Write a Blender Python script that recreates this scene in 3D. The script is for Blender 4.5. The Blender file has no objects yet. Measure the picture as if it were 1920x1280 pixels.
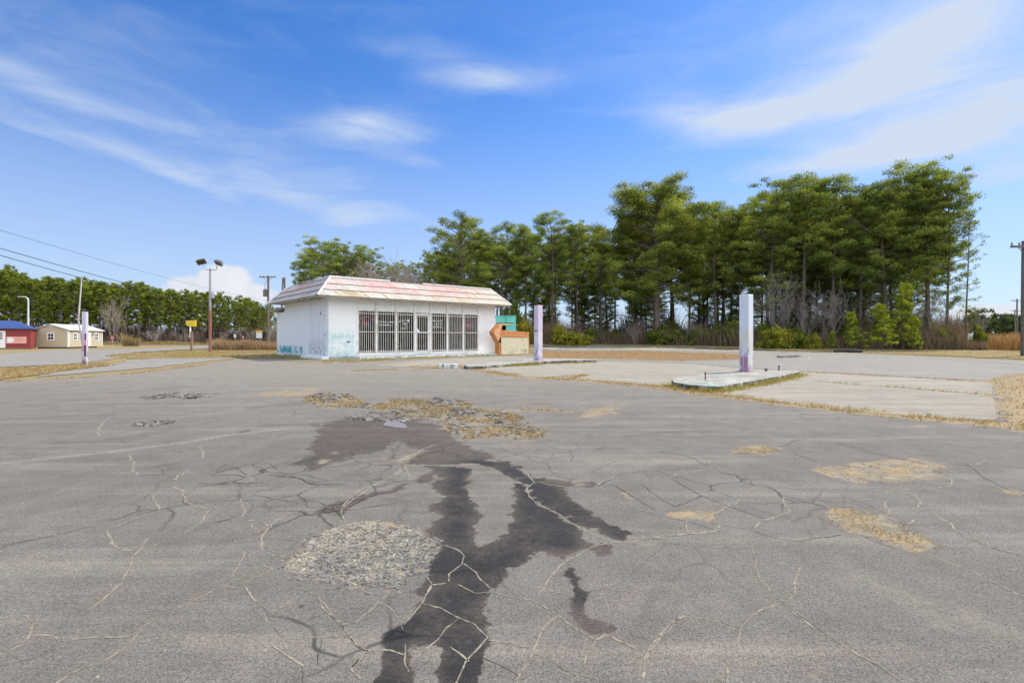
import bpy, math, random
import numpy as np
from math import radians, sin, cos, pi
from mathutils import Vector, Matrix

S = bpy.context.scene
COL = S.collection
random.seed(7)
RNG = np.random.default_rng(11)

# ------------------------------------------------------------------ camera
F, HY, H = 960.0, 635.0, 1.0            # focal length and horizon row of the photograph (1920 px wide), eye height
cam_data = bpy.data.cameras.new('camera')
cam = bpy.data.objects.new('camera', cam_data)
COL.objects.link(cam)
cam.location = (0, 0, H)
cam.rotation_euler = (radians(90), 0, 0)
cam_data.sensor_width = 36.0
cam_data.lens = 36.0 * F / 1920.0
cam_data.shift_y = -(640.0 - HY) / 1920.0
cam_data.clip_start = 0.05
cam_data.clip_end = 6000
S.camera = cam
S.render.resolution_x, S.render.resolution_y = 1024, 682

# ------------------------------------------------------------------ light
SUN_AZ, SUN_EL = 58.0, 52.0             # clockwise from straight ahead (+Y), and above the horizon
SUN_STRENGTH, SKY_STRENGTH, EXPOSURE = 2.25, 0.10, 1.2
sun_data = bpy.data.lights.new('sun', 'SUN')
sun_data.energy = SUN_STRENGTH
sun_data.angle = radians(1.5)
sun_data.color = (1.0, 0.93, 0.81)
sun = bpy.data.objects.new('sun', sun_data)
COL.objects.link(sun)
_sd = Vector((sin(radians(SUN_AZ)) * cos(radians(SUN_EL)), cos(radians(SUN_AZ)) * cos(radians(SUN_EL)), sin(radians(SUN_EL))))
sun.rotation_euler = _sd.to_track_quat('Z', 'Y').to_euler()
sun.location = _sd * 50

S.view_settings.view_transform = 'Standard'
S.view_settings.look = 'None'
S.view_settings.exposure = EXPOSURE
S.view_settings.gamma = 1.0
S.view_settings.use_curve_mapping = False

# ------------------------------------------------------------------ node helper
class NT:
    def __init__(s, tree):
        s.t = tree; s.n = tree.nodes; s.l = tree.links
    def node(s, typ, **kw):
        n = s.n.new(typ)
        for k, v in kw.items():
            setattr(n, k, v)
        return n
    def put(s, sock, v):
        if v is None: return
        if hasattr(v, 'is_output') or isinstance(v, bpy.types.NodeSocket):
            s.l.new(v, sock)
        else:
            if isinstance(v, (tuple, list)) and len(v) == 3 and sock.type == 'RGBA':
                v = (*v, 1.0)
            sock.default_value = v
    def math(s, op, a, b=None, c=None, clamp=False):
        n = s.node('ShaderNodeMath', operation=op, use_clamp=clamp)
        s.put(n.inputs[0], a); s.put(n.inputs[1], b)
        if c is not None: s.put(n.inputs[2], c)
        return n.outputs[0]
    def mix(s, f, a, b, blend='MIX'):
        n = s.node('ShaderNodeMix', data_type='RGBA', blend_type=blend)
        s.put(n.inputs[0], f); s.put(n.inputs[6], a); s.put(n.inputs[7], b)
        return n.outputs[2]
    def mixf(s, f, a, b):
        n = s.node('ShaderNodeMix', data_type='FLOAT')
        s.put(n.inputs[0], f); s.put(n.inputs[2], a); s.put(n.inputs[3], b)
        return n.outputs[0]
    def rng(s, v, a, b, c=0.0, d=1.0, smooth=False):
        n = s.node('ShaderNodeMapRange', interpolation_type='SMOOTHSTEP' if smooth else 'LINEAR', clamp=True)
        s.put(n.inputs[0], v)
        for i, x in enumerate((a, b, c, d)): s.put(n.inputs[1 + i], x)
        return n.outputs[0]
    def noise(s, vec, scale, detail=4, rough=0.55, dist=0.0):
        n = s.node('ShaderNodeTexNoise')
        s.put(n.inputs['Vector'], vec); s.put(n.inputs['Scale'], scale); s.put(n.inputs['Detail'], detail)
        s.put(n.inputs['Roughness'], rough); s.put(n.inputs['Distortion'], dist)
        return n.outputs[0]
    def voro(s, vec, scale, feature='F1', out=0):
        n = s.node('ShaderNodeTexVoronoi', feature=feature)
        s.put(n.inputs['Vector'], vec); s.put(n.inputs['Scale'], scale)
        return n.outputs[out]
    def attr(s, name):
        return s.node('ShaderNodeAttribute', attribute_name=name).outputs['Fac']
    def obj(s):
        return s.node('ShaderNodeTexCoord').outputs['Object']
    def mapping(s, vec, loc=(0, 0, 0), rot=(0, 0, 0), scale=(1, 1, 1)):
        n = s.node('ShaderNodeMapping')
        s.put(n.inputs[0], vec); s.put(n.inputs[1], loc); s.put(n.inputs[2], rot); s.put(n.inputs[3], scale)
        return n.outputs[0]
    def sep(s, vec):
        n = s.node('ShaderNodeSeparateXYZ'); s.put(n.inputs[0], vec); return n.outputs
    def comb(s, x=0.0, y=0.0, z=0.0):
        n = s.node('ShaderNodeCombineXYZ'); s.put(n.inputs[0], x); s.put(n.inputs[1], y); s.put(n.inputs[2], z); return n.outputs[0]
    def ramp(s, f, stops):
        n = s.node('ShaderNodeValToRGB')
        e = n.color_ramp.elements
        while len(e) < len(stops): e.new(0.5)
        for i, (p, c) in enumerate(stops):
            e[i].position = p; e[i].color = (*c, 1) if len(c) == 3 else c
        s.put(n.inputs[0], f)
        return n.outputs[0]
    def bump(s, h, strength=0.3, dist=0.01):
        n = s.node('ShaderNodeBump'); s.put(n.inputs['Strength'], strength); s.put(n.inputs['Distance'], dist); s.put(n.inputs['Height'], h)
        return n.outputs[0]
    def box(s, c, lo, hi, soft):
        """1 inside lo..hi of a coordinate, falling off over soft"""
        return s.math('MULTIPLY', s.rng(c, lo - soft, lo + soft, 0, 1, True), s.rng(c, hi - soft, hi + soft, 1, 0, True))

def new_mat(name):
    m = bpy.data.materials.new(name); m.use_nodes = True
    t = NT(m.node_tree)
    b = next(n for n in m.node_tree.nodes if n.type == 'BSDF_PRINCIPLED')
    return m, t, b

def simple(name, col, rough=0.7, var=0.18, scale=6.0, metal=0.0, bump=0.0, grime=None, spec=0.3):
    """a plain surface with uneven tone"""
    m, t, b = new_mat(name)
    o = t.obj()
    f = t.noise(o, scale, 5, 0.6)
    lo = tuple(c * (1 - var) for c in col); hi = tuple(min(1, c * (1 + var)) for c in col)
    c = t.mix(t.rng(f, 0.3, 0.7), lo, hi)
    if grime:
        g = t.rng(t.noise(o, scale * 0.45, 6, 0.7), 0.52, 0.66, 0, grime[1])
        c = t.mix(g, c, grime[0])
    t.put(b.inputs['Base Color'], c); b.inputs['Roughness'].default_value = rough
    b.inputs['Metallic'].default_value = metal; b.inputs['Specular IOR Level'].default_value = spec
    if bump:
        t.put(b.inputs['Normal'], t.bump(t.noise(o, scale * 8, 4), bump, 0.01))
    return m

# ------------------------------------------------------------------ sky
world = bpy.data.worlds.new('World'); S.world = world; world.use_nodes = True
w = NT(world.node_tree)
bg = next(n for n in world.node_tree.nodes if n.type == 'BACKGROUND')
sky = w.node('ShaderNodeTexSky', sky_type='NISHITA', sun_disc=False)
sky.sun_elevation = radians(SUN_EL); sky.sun_rotation = radians(SUN_AZ)
sky.altitude = 0; sky.air_density = 1.0; sky.dust_density = 0.6; sky.ozone_density = 2.2
hsv = w.node('ShaderNodeHueSaturation'); w.put(hsv.inputs['Saturation'], 1.12); w.put(hsv.inputs['Value'], 1.0)
w.l.new(w.mix(1.0, sky.outputs[0], (.47, .59, .80), 'MULTIPLY'), hsv.inputs['Color'])
d = w.node('ShaderNodeTexCoord').outputs['Generated']
dx, dy, dz = w.sep(d)
az = w.math('ARCTAN2', dx, dy)
el = w.math('ARCSINE', dz)
cv = w.comb(az, el, 0.0)
fil = w.noise(w.mapping(cv, rot=(0, 0, radians(-6)), scale=(2.2, 9.0, 1)), 1.9, 8, 0.62, 0.6)    # filaments of the cirrus
soft = w.noise(w.mapping(cv, scale=(1.5, 3.2, 1)), 1.7, 5, 0.55, 0.4)
wob = w.noise(w.mapping(cv, scale=(1.0, 1.6, 1)), 3.0, 4, 0.5)
azw = w.math('ADD', az, w.math('MULTIPLY', w.math('SUBTRACT', wob, 0.5), 0.10))
elw = w.math('ADD', el, w.math('MULTIPLY', w.math('SUBTRACT', soft, 0.5), 0.07))
def sky_at(px, py):
    a = math.atan2(px - 960, F)
    return a, math.atan((HY - py) / F * cos(a))
CIRRUS = [  # centre, half length, half width (photo px), slope in degrees (down to the right), strength
    (50, 228, 120, 9, 17, .36), (190, 272, 130, 9, 18, .38), (330, 325, 130, 11, 22, .30), (480, 362, 150, 20, 14, .34), (680, 405, 210, 36, 10, .46),
    (130, 180, 170, 16, 8, .32), (160, 80, 320, 60, 4, .13), (540, 310, 420, 50, 9, .17), (690, 243, 85, 20, -3, .66), (772, 299, 62, 15, 4, .50),
    (925, 149, 88, 15, 1, .60), (790, 93, 80, 11, 0, .24), (150, 462, 260, 26, 3, .42), (500, 490, 260, 30, 0, .30),
    (1305, 224, 105, 24, 10, .62), (1440, 206, 150, 30, -9, .60), (1570, 172, 150, 40, -12, .50), (1730, 100, 130, 70, -32, .58),
    (1760, 245, 260, 50, -9, .62), (1860, 215, 170, 70, -4, .40), (1590, 298, 180, 16, -4, .42), (1885, 322, 110, 20, -8, .60), (1820, 40, 240, 70, 0, .34),
    (1150, 130, 90, 20, 14, .14), (1900, 420, 200, 60, 0, .20), (1450, 60, 300, 50, -8, .14)]
total = None
for (px, py, rx, ry, ang, st) in CIRRUS:
    a0, e0 = sky_at(px, py)
    k = F / cos(a0)                       # px per radian, roughly
    u = w.math('SUBTRACT', azw, a0); v = w.math('SUBTRACT', elw, e0)
    ca, sa = cos(radians(ang)), sin(radians(ang))
    p = w.math('MULTIPLY', w.math('SUBTRACT', w.math('MULTIPLY', u, ca), w.math('MULTIPLY', v, sa)), k / rx * 0.8)
    q = w.math('MULTIPLY', w.math('ADD', w.math('MULTIPLY', u, sa), w.math('MULTIPLY', v, ca)), k / ry * 0.8)
    r2 = w.math('ADD', w.math('MULTIPLY', p, p), w.math('MULTIPLY', q, q))
    g = w.math('MULTIPLY', w.math('EXPONENT', w.math('MULTIPLY', r2, -1.0)), st)
    total = g if total is None else w.math('ADD', total, g)
total = w.math('ADD', total, w.math('MULTIPLY', w.rng(fil, 0.46, 0.8), w.rng(el, 0.0, 0.9, 0.18, 0.08)))
mask = w.math('MULTIPLY', total, w.rng(fil, 0.26, 0.70, 0.50, 1.30), clamp=True)
haze = w.rng(el, -0.02, 0.50, 0.70, 0.0, True)         # paler air towards the horizon
mask = w.math('MAXIMUM', mask, haze)
c = w.mix(mask, hsv.outputs[0], (2.75, 3.2, 3.95))
puff = None
for (px, py, rx, ry) in [(375, 540, 62, 26), (420, 522, 52, 28), (455, 552, 70, 24), (340, 556, 60, 16), (1850, 590, 70, 22), (1900, 605, 80, 16)]:
    a0, e0 = sky_at(px, py); k = F / cos(a0)
    u = w.math('MULTIPLY', w.math('SUBTRACT', az, a0), k / rx); v = w.math('MULTIPLY', w.math('SUBTRACT', el, e0), k / ry)
    g = w.math('SUBTRACT', 1.0, w.math('ADD', w.math('MULTIPLY', u, u), w.math('MULTIPLY', v, v)))
    puff = g if puff is None else w.math('MAXIMUM', puff, g)
pn = w.noise(cv, 26, 6, 0.6)
pm = w.rng(w.math('ADD', puff, w.math('MULTIPLY', w.math('SUBTRACT', pn, 0.5), 1.5)), -0.10, 0.55, 0, 0.96, True)
pc = w.mix(w.rng(w.noise(cv, 14, 5), 0.35, 0.65), (3.2, 3.4, 3.8), (3.75, 3.8, 4.0))
c = w.mix(pm, c, pc)
# a bank of bright cloud added right of and behind camera to fill shade
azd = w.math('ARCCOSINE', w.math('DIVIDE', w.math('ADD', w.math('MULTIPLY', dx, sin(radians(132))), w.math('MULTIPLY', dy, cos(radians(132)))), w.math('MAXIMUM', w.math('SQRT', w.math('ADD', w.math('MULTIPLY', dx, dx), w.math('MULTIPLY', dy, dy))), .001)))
c = w.mix(w.math('MULTIPLY', w.rng(dy, .05, -.25, 0, .8, True), w.rng(el, .0, .2, .4, 1)), c, (3.7, 4.7, 6.3))      # bluish veil added over the rear sky to brighten shaded walls
fill_bank = w.math('MULTIPLY', w.rng(azd, radians(72), radians(42), 0, 1, True), w.rng(el, .06, .30, 0, 1, True))
fill_bank = w.math('MULTIPLY', fill_bank, w.rng(w.noise(d, 3.0, 6, .6), .36, .54, .15, 1, True))
c = w.mix(fill_bank, c, (10.6, 10.8, 11.0))
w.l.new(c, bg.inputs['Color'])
bg.inputs['Strength'].default_value = SKY_STRENGTH
world.cycles.sampling_method = 'MANUAL'; world.cycles.sample_map_resolution = 512

# ------------------------------------------------------------------ numbers
def sstep(a, b, x):
    t = np.clip((np.asarray(x, float) - a) / (b - a), 0, 1); return t * t * (3 - 2 * t)

def terr(x, y):
    """height of the ground: the lot is level, the wood beyond it stands a little higher, the far side of the road lower"""
    x = np.asarray(x, float); y = np.asarray(y, float)
    return 0.42 * sstep(38, 66, y) * sstep(-32, -14, x) - 0.15 * sstep(44, 58, y) * sstep(-28, -38, x) 

def _h2(ix, iy, seed):
    h = (ix.astype(np.int64) * 374761393 + iy.astype(np.int64) * 668265263 + seed * 982451653) & 0x7fffffff
    h = ((h ^ (h >> 13)) * 1274126177) & 0x7fffffff
    h = (h ^ (h >> 16)) & 0xffff
    return h / 65535.0
def vnoise(x, y, seed=0):
    x = np.asarray(x, float); y = np.asarray(y, float)
    ix = np.floor(x); iy = np.floor(y); fx = x - ix; fy = y - iy
    fx = fx * fx * (3 - 2 * fx); fy = fy * fy * (3 - 2 * fy)
    a = _h2(ix, iy, seed); b = _h2(ix + 1, iy, seed); c = _h2(ix, iy + 1, seed); d = _h2(ix + 1, iy + 1, seed)
    return (a + (b - a) * fx) * (1 - fy) + (c + (d - c) * fx) * fy
def fbm(x, y, seed=0, octs=4):
    s = 0; a = 0.5; n = 0
    for o in range(octs):
        s = s + a * vnoise(np.asarray(x) * 2 ** o, np.asarray(y) * 2 ** o, seed + o * 17); n += a; a *= 0.55
    return s / n

def P(px, py, z=None):
    """where the line of sight through a photograph pixel meets the ground (or the level z)"""
    px = np.asarray(px, float); py = np.asarray(py, float)
    zz = np.zeros_like(py) if z is None else np.full_like(py, z)
    for _ in range(1 if z is not None else 12):
        Y = (H - zz) * F / np.maximum(py - HY, 0.5)
        X = (px - 960) / F * Y
        if z is None: zz = 0.5 * zz + 0.5 * terr(X, Y)
    return X, Y
def PT(pts, z=None):
    a = np.array(pts, float); X, Y = P(a[:, 0], a[:, 1], z); return np.stack([X, Y], 1)
def XA(px, Y): return (px - 960) / F * Y
def ZA(py, Y): return H + (HY - py) / F * Y
def Z4(pts): return [(500 + x / 3, 680 + y / 3) for x, y in pts]
def Z3(pts): return [(x / 3, 660 + y / 3) for x, y in pts]
def Z5(pts): return [(x * .364583, 880 + y * .364583) for x, y in pts]
def Z6(pts): return [(600 + x * .364583, 860 + y * .364583) for x, y in pts]
def Z7(pts): return [(1200 + x * .375, 800 + y * .375) for x, y in pts]

def inside(px, py, poly):
    r = np.zeros(px.shape, bool); n = len(poly); j = n - 1
    for i in range(n):
        xi, yi = poly[i]; xj, yj = poly[j]
        if yi != yj:
            r ^= ((yi > py) != (yj > py)) & (px < (xj - xi) * (py - yi) / (yj - yi) + xi)
        j = i
    return r
def segdist(px, py, pts, closed=False):
    d = np.full(px.shape, 1e9)
    n = len(pts)
    for i in range(n if closed else n - 1):
        ax, ay = pts[i]; bx, by = pts[(i + 1) % n]
        ex, ey = bx - ax, by - ay; L = ex * ex + ey * ey + 1e-12
        t = np.clip(((px - ax) * ex + (py - ay) * ey) / L, 0, 1)
        d = np.minimum(d, (px - ax - t * ex) ** 2 + (py - ay - t * ey) ** 2)
    return np.sqrt(d)
def sdist(px, py, poly):
    """positive inside"""
    return np.where(inside(px, py, poly), 1.0, -1.0) * segdist(px, py, poly, True)

# ------------------------------------------------------------------ mesh helpers
def tag(o, label=None, cat=None, group=None, kind=None):
    if label: o['label'] = label
    if cat: o['category'] = cat
    if group: o['group'] = group
    if kind: o['kind'] = kind
    return o

def empty(name, loc, label, cat, rz=0.0, group=None):
    e = bpy.data.objects.new(name, None); COL.objects.link(e)
    e.location = loc; e.rotation_euler = (0, 0, rz); e.empty_display_size = 0.3
    return tag(e, label, cat, group)

class MB:
    """collects pieces and links them as ONE mesh object"""
    def __init__(s):
        s.v = []; s.f = []; s.n = 0; s.a = {}; s.mi = []
    def add(s, v, f, m=0, **attrs):
        v = np.asarray(v, np.float32).reshape(-1, 3)
        for k in set(s.a) | set(attrs):
            s.a.setdefault(k, [np.zeros(s.n, np.float32)] if s.n else [])
            x = attrs.get(k, 0.0)
            s.a[k].append(np.full(len(v), x, np.float32) if np.isscalar(x) else np.asarray(x, np.float32))
        if isinstance(f, np.ndarray):
            s.f.append(f.astype(np.int32) + s.n); s.mi.append(np.full(len(f), m, np.int32))
        else:
            by = {}
            for q in f: by.setdefault(len(q), []).append(q)
            for q in by.values():
                s.f.append(np.array(q, np.int32) + s.n); s.mi.append(np.full(len(q), m, np.int32))
        s.v.append(v); s.n += len(v)
        return s
    def box(s, x0, x1, y0, y1, z0, z1, m=0, mat=None):
        v = np.array([(x, y, z) for z in (z0, z1) for y in (y0, y1) for x in (x0, x1)], float)
        if mat is not None: v = np.array([mat @ Vector(p) for p in v])
        return s.add(v, [(0, 2, 3, 1), (4, 5, 7, 6), (0, 1, 5, 4), (2, 6, 7, 3), (0, 4, 6, 2), (1, 3, 7, 5)], m)
    def tube(s, pts, rad, n=8, cap=True, m=0, **attrs):
        pts = [Vector(p) for p in pts]; k = len(pts)
        rad = [rad] * k if np.isscalar(rad) else list(rad)
        vs = []; up = None
        for i, p in enumerate(pts):
            d = (pts[min(i + 1, k - 1)] - pts[max(i - 1, 0)]).normalized()
            if up is None:
                up = d.cross(Vector((0.31, 0.95, 0.05)))
                if up.length < 0.1: up = d.cross(Vector((1, 0, 0)))
            up = (up - d * up.dot(d)).normalized(); w_ = d.cross(up)
            for j in range(n):
                a = 2 * pi * j / n
                vs.append(p + (up * cos(a) + w_ * sin(a)) * rad[i])
        fs = [(i * n + j, i * n + (j + 1) % n, (i + 1) * n + (j + 1) % n, (i + 1) * n + j) for i in range(k - 1) for j in range(n)]
        if cap and n > 2:
            fs.append(tuple(range(n - 1, -1, -1))); fs.append(tuple((k - 1) * n + j for j in range(n)))
        return s.add([tuple(v) for v in vs], fs, m, **attrs)
    def prism(s, poly, lo, hi, axis='z', m=0):
        """extrude a 2-D outline; axis 'z': (x, y) between heights, 'y': (x, z) between depths"""
        n = len(poly)
        if axis == 'z': v = [(x, y, lo) for x, y in poly] + [(x, y, hi) for x, y in poly]
        elif axis == 'y': v = [(x, lo, y) for x, y in poly] + [(x, hi, y) for x, y in poly]
        else: v = [(lo, x, y) for x, y in poly] + [(hi, x, y) for x, y in poly]
        f = [(i, (i + 1) % n, n + (i + 1) % n, n + i) for i in range(n)] + [tuple(range(n - 1, -1, -1)), tuple(range(n, 2 * n))]
        return s.add(v, f, m)
    def build(s, name, mats, parent=None, smooth=False, loc=None):
        me = bpy.data.meshes.new(name)
        v = np.concatenate(s.v) if s.v else np.zeros((0, 3), np.float32)
        tot = np.concatenate([np.full(len(q), q.shape[1], np.int32) for q in s.f])
        idx = np.concatenate([q.ravel() for q in s.f]).astype(np.int32)
        st = np.concatenate([[0], np.cumsum(tot)[:-1]]).astype(np.int32)
        me.vertices.add(len(v)); me.vertices.foreach_set('co', v.astype(np.float32).ravel())
        me.loops.add(len(idx)); me.loops.foreach_set('vertex_index', idx)
        me.polygons.add(len(tot)); me.polygons.foreach_set('loop_start', st); me.polygons.foreach_set('loop_total', tot)
        me.polygons.foreach_set('material_index', np.concatenate(s.mi))
        me.polygons.foreach_set('use_smooth', np.full(len(tot), bool(smooth)))
        me.update(calc_edges=True); me.validate()
        for k, arr in s.a.items():
            at = me.attributes.new(k, 'FLOAT', 'POINT'); at.data.foreach_set('value', np.concatenate(arr))
        for m in (mats if isinstance(mats, (list, tuple)) else [mats]): me.materials.append(m)
        o = bpy.data.objects.new(name, me); COL.objects.link(o)
        if parent is not None: o.parent = parent
        if loc is not None: o.location = loc
        return o
def bevel(o, wdt=0.01, seg=2):
    b = o.modifiers.new('bevel', 'BEVEL'); b.width = wdt; b.segments = seg; b.limit_method = 'ANGLE'; b.angle_limit = radians(40)
    return o

# ------------------------------------------------------------------ the paving: what is stained, sanded or grown over where
WET = [  # outlines of the water that ran over the asphalt
    Z4([(120,575),(180,545),(235,510),(240,460),(285,420),(270,370),(330,340),(470,320),(600,318),(720,330),(850,332),(960,345),(1030,390),(1050,430),(1110,450),(1200,490),(1270,530),(1230,572),(1200,566),(1000,577),(800,577),(840,520),(885,493),(800,480),(770,455),(720,448),(660,490),(600,505),(500,525),(420,540),(370,575),(240,610),(205,590),(215,560),(190,575)]),
    Z6([(575,30),(560,60),(490,105),(505,128),(545,115),(590,90),(630,100),(580,135),(570,150),(640,195),(620,215),(580,235),(545,270),(600,290),(590,330),(560,360),(580,400),(640,445),(600,510),(560,560),(545,620),(475,685),(520,715),(470,790),(430,850),(340,895),(310,1040),(255,1240),(490,1240),(500,1060),(498,965),(600,940),(665,965),(600,1080),(570,1240),(800,1240),(820,1010),(850,930),(855,860),(860,790),(830,710),(880,670),(930,620),(950,560),(1020,550),(1080,490),(1150,480),(1200,508),(1250,525),(1400,440),(1330,380),(1240,310),(1150,240),(1105,205),(1065,140),(990,105),(1000,190),(965,290),(960,380),(880,420),(812,458),(800,400),(835,310),(800,230),(770,180),(775,50)]),
    Z6([(830,10),(960,15),(1060,66),(1110,98),(1200,106),(1310,118),(1400,118),(1430,132),(1400,147),(1290,142),(1230,150),(1280,190),(1400,270),(1500,340),(1605,385),(1565,425),(1500,415),(1400,372),(1300,320),(1200,268),(1110,232),(1080,180),(1062,142),(985,112),(930,60),(840,32)]),
    Z6([(1262,520),(1310,570),(1350,650),(1385,700),(1360,780),(1400,815),(1480,838),(1502,875),(1460,908),(1400,922),(1340,880),(1260,800),(1265,720),(1295,690),(1270,600)]),
    Z6([(1395,460),(1490,428),(1492,480),(1440,490)]),
    Z6([(-20,270),(160,200),(260,165),(380,150),(440,115),(455,130),(400,170),(260,200),(180,240),(110,290)])]
DRYHOLE = [Z4([(275,552),(310,540),(365,545),(340,565),(290,570)]), Z4([(360,505),(385,502),(405,508),(380,514)]), Z4([(1715,680),(1760,676),(1800,684),(1760,694)])]
WETCORE = [(Z6([(715,30),(722,200),(690,430),(640,540)]), .10), (Z6([(860,15),(980,50),(1050,105),(1080,200),(1085,420),(900,540),(770,620),(690,720),(700,850),(745,960),(700,1240)]), .13),
           (Z6([(1085,130),(1300,250),(1570,400)]), .10), (Z6([(1225,290),(1255,430)]), .07), (Z6([(1290,560),(1330,720)]), .05), (Z6([(420,860),(380,1000),(330,1200)]), .06)]
SAND = [  # bare, sandy or gravelled places: outline, strength
    (Z4([(230,185),(460,178),(600,238),(700,200),(900,206),(1100,212),(1240,268),(1420,290),(1460,330),(1550,380),(1560,420),(1400,430),(1250,420),(1090,432),(1030,400),(1000,350),(900,322),(800,322),(470,318),(600,292),(640,262),(500,252),(290,246),(200,212)]), .55),
    (Z4([(1040,390),(1250,330),(1450,340),(1560,400),(1500,450),(1250,450),(1090,440)]), .42),
    (Z3([(1425,232),(1600,214),(1760,220),(1740,246),(1500,252)]), 1.0), (Z3([(1690,205),(1790,195),(1800,215),(1720,222)]), .9), (Z3([(1750,270),(1880,265),(1900,330),(1780,300)]), .7),
    (Z7([(872,215),(1040,188),(1200,168),(1400,160),(1535,188),(1500,238),(1350,272),(1200,278),(1060,272),(950,244)]), 1.0),
    (Z7([(905,418),(1040,412),(1200,438),(1300,470),(1420,550),(1470,590),(1390,620),(1280,596),(1150,545),(1020,505),(930,462)]), 1.0),
    (Z7([(435,127),(560,96),(690,98),(705,116),(600,137),(500,137)]), 1.0), (Z7([(165,440),(200,425),(280,430),(355,425),(340,445),(290,468),(200,468)]), .9),
    ([(1083,784),(1108,767),(1157,759),(1158,775),(1112,783)], 1.0), (Z7([(1380,0),(1420,-12),(1445,5),(1400,14)]), .9),
    ([(538,1062),(585,1008),(640,983),(690,978),(750,985),(800,1008),(822,1028),(795,1052),(762,1092),(740,1106),(650,1096),(560,1078)], 1.0),
    (Z4([(650,532),(740,538),(870,488),(880,500),(800,540),(740,556)]), .8), (Z6([(1545,175),(1580,172),(1598,205),(1570,205)]), .8), (Z7([(1835,310),(1900,330),(1920,345),(1850,330)]), .8),
    (Z7([(350,1160),(470,1150),(590,1190),(480,1215)]), .35), (Z7([(840,1215),(920,1205),(950,1250),(880,1255)]), .35), (Z3([(580,225),(625,222),(625,236),(600,236)]), .5)]
DARKP = [(Z3([(800,257),(870,238),(980,228),(1080,238),(1210,236),(1160,251),(1080,262),(970,252),(860,266)]), 1.0), (Z3([(730,402),(830,388),(1015,384),(960,402),(840,417),(770,416)]), 1.0),
         (Z4([(235,185),(320,175),(460,178),(400,205),(300,215)]), .9), (Z4([(455,318),(520,300),(640,290),(800,295),(900,318),(800,326),(600,322)]), .95), (Z4([(890,208),(960,203),(1105,218),(960,240)]), .9),
         (Z4([(1060,250),(1140,250),(1120,290),(1050,280)]), .6), (Z4([(1220,290),(1330,290),(1380,330),(1280,330)]), .6), (Z4([(240,340),(320,345),(300,360),(250,356)]), .8),
         (Z3([(1355,445),(1400,436),(1390,448)]), .9), ([(1455,667),(1500,666),(1501,670),(1460,671)], .9), ([(1442,662),(1470,660.5),(1495,662)], .6)]
DARKL = [(Z3([(620,228),(800,216),(1080,190)]), .10, .5), (Z3([(150,298),(290,282),(430,270)]), .08, .4), (Z3([(1440,310),(1600,295),(1740,282)]), .12, .5), (Z3([(0,380),(300,365),(620,352)]), .08, .3),
         (Z3([(340,510),(560,500),(800,470)]), .06, .3), (Z3([(0,470),(130,462)]), .03, .4), (Z3([(900,640),(1000,625)]), .03, .5), (Z4([(0,350),(230,345),(450,322)]), .05, .7),
         (Z3([(0,232),(250,205),(520,175)]), .05, .4), (Z3([(0,205),(260,180),(560,155)]), .05, .3), ([(1640,668),(1760,672),(1920,684)], .10, .7), ([(1540,664),(1640,668)], .06, .4)]
PALEL = [(Z3([(-300,660),(140,610),(350,588),(650,558),(850,530),(1050,507),(1250,470),(1600,430)]), .055, .75), (Z3([(680,465),(800,444)]), .03, .6), (Z3([(900,380),(1300,330)]), .05, .25), (Z3([(560,295),(600,292)]), .02, .5),
         (Z4([(680,100),(860,112)]), .03, .6), (Z7([(1500,985),(1700,930)]), .04, .25), (Z7([(1100,760),(1400,860)]), .06, .2), (Z5([(1130,675),(1160,665)]), .006, .6), (Z7([(0,590),(60,588)]), .01, .5),
         (Z7([(80,165),(128,160)]), .012, .7), (Z5([(200,240),(380,200)]), .05, .2), (Z7([(1500,960),(1920,1050)]), .08, .15)]
GRASSL = [([(800,690),(880,690),(945,702),(1000,708),(1100,714),(1180,720),(1250,727),(1300,735),(1380,745),(1480,757),(1600,771),(1740,784),(1880,797),(2060,812)], .26),
          ([(1240,722),(1300,732),(1350,735),(1400,727),(1500,704)], .20), ([(1500,698),(1560,700),(1700,708),(1860,717)], .10), ([(1470,712),(1540,716),(1700,728),(1862,742)], .06),
          ([(868,690),(930,687),(1010,683.5),(1120,679.5)], .30), ([(750,689),(800,687),(840,684),(870,688)], .22), ([(840,690),(700,694),(660,696)], .12),
          ([(1020,709),(1100,703),(1060,713)], .10), ([(930,770),(1000,768),(1070,772)], .05), ([(0,716),(160,708),(260,699),(390,683)], .10), ([(540,678),(620,681),(700,677),(800,672),(920,666)], .22)]
GRASSP = [([(1858,712),(1880,705),(1920,700),(2700,715),(2700,1000),(1920,806),(1895,799),(1876,790),(1868,750)], 1.0)]

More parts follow.
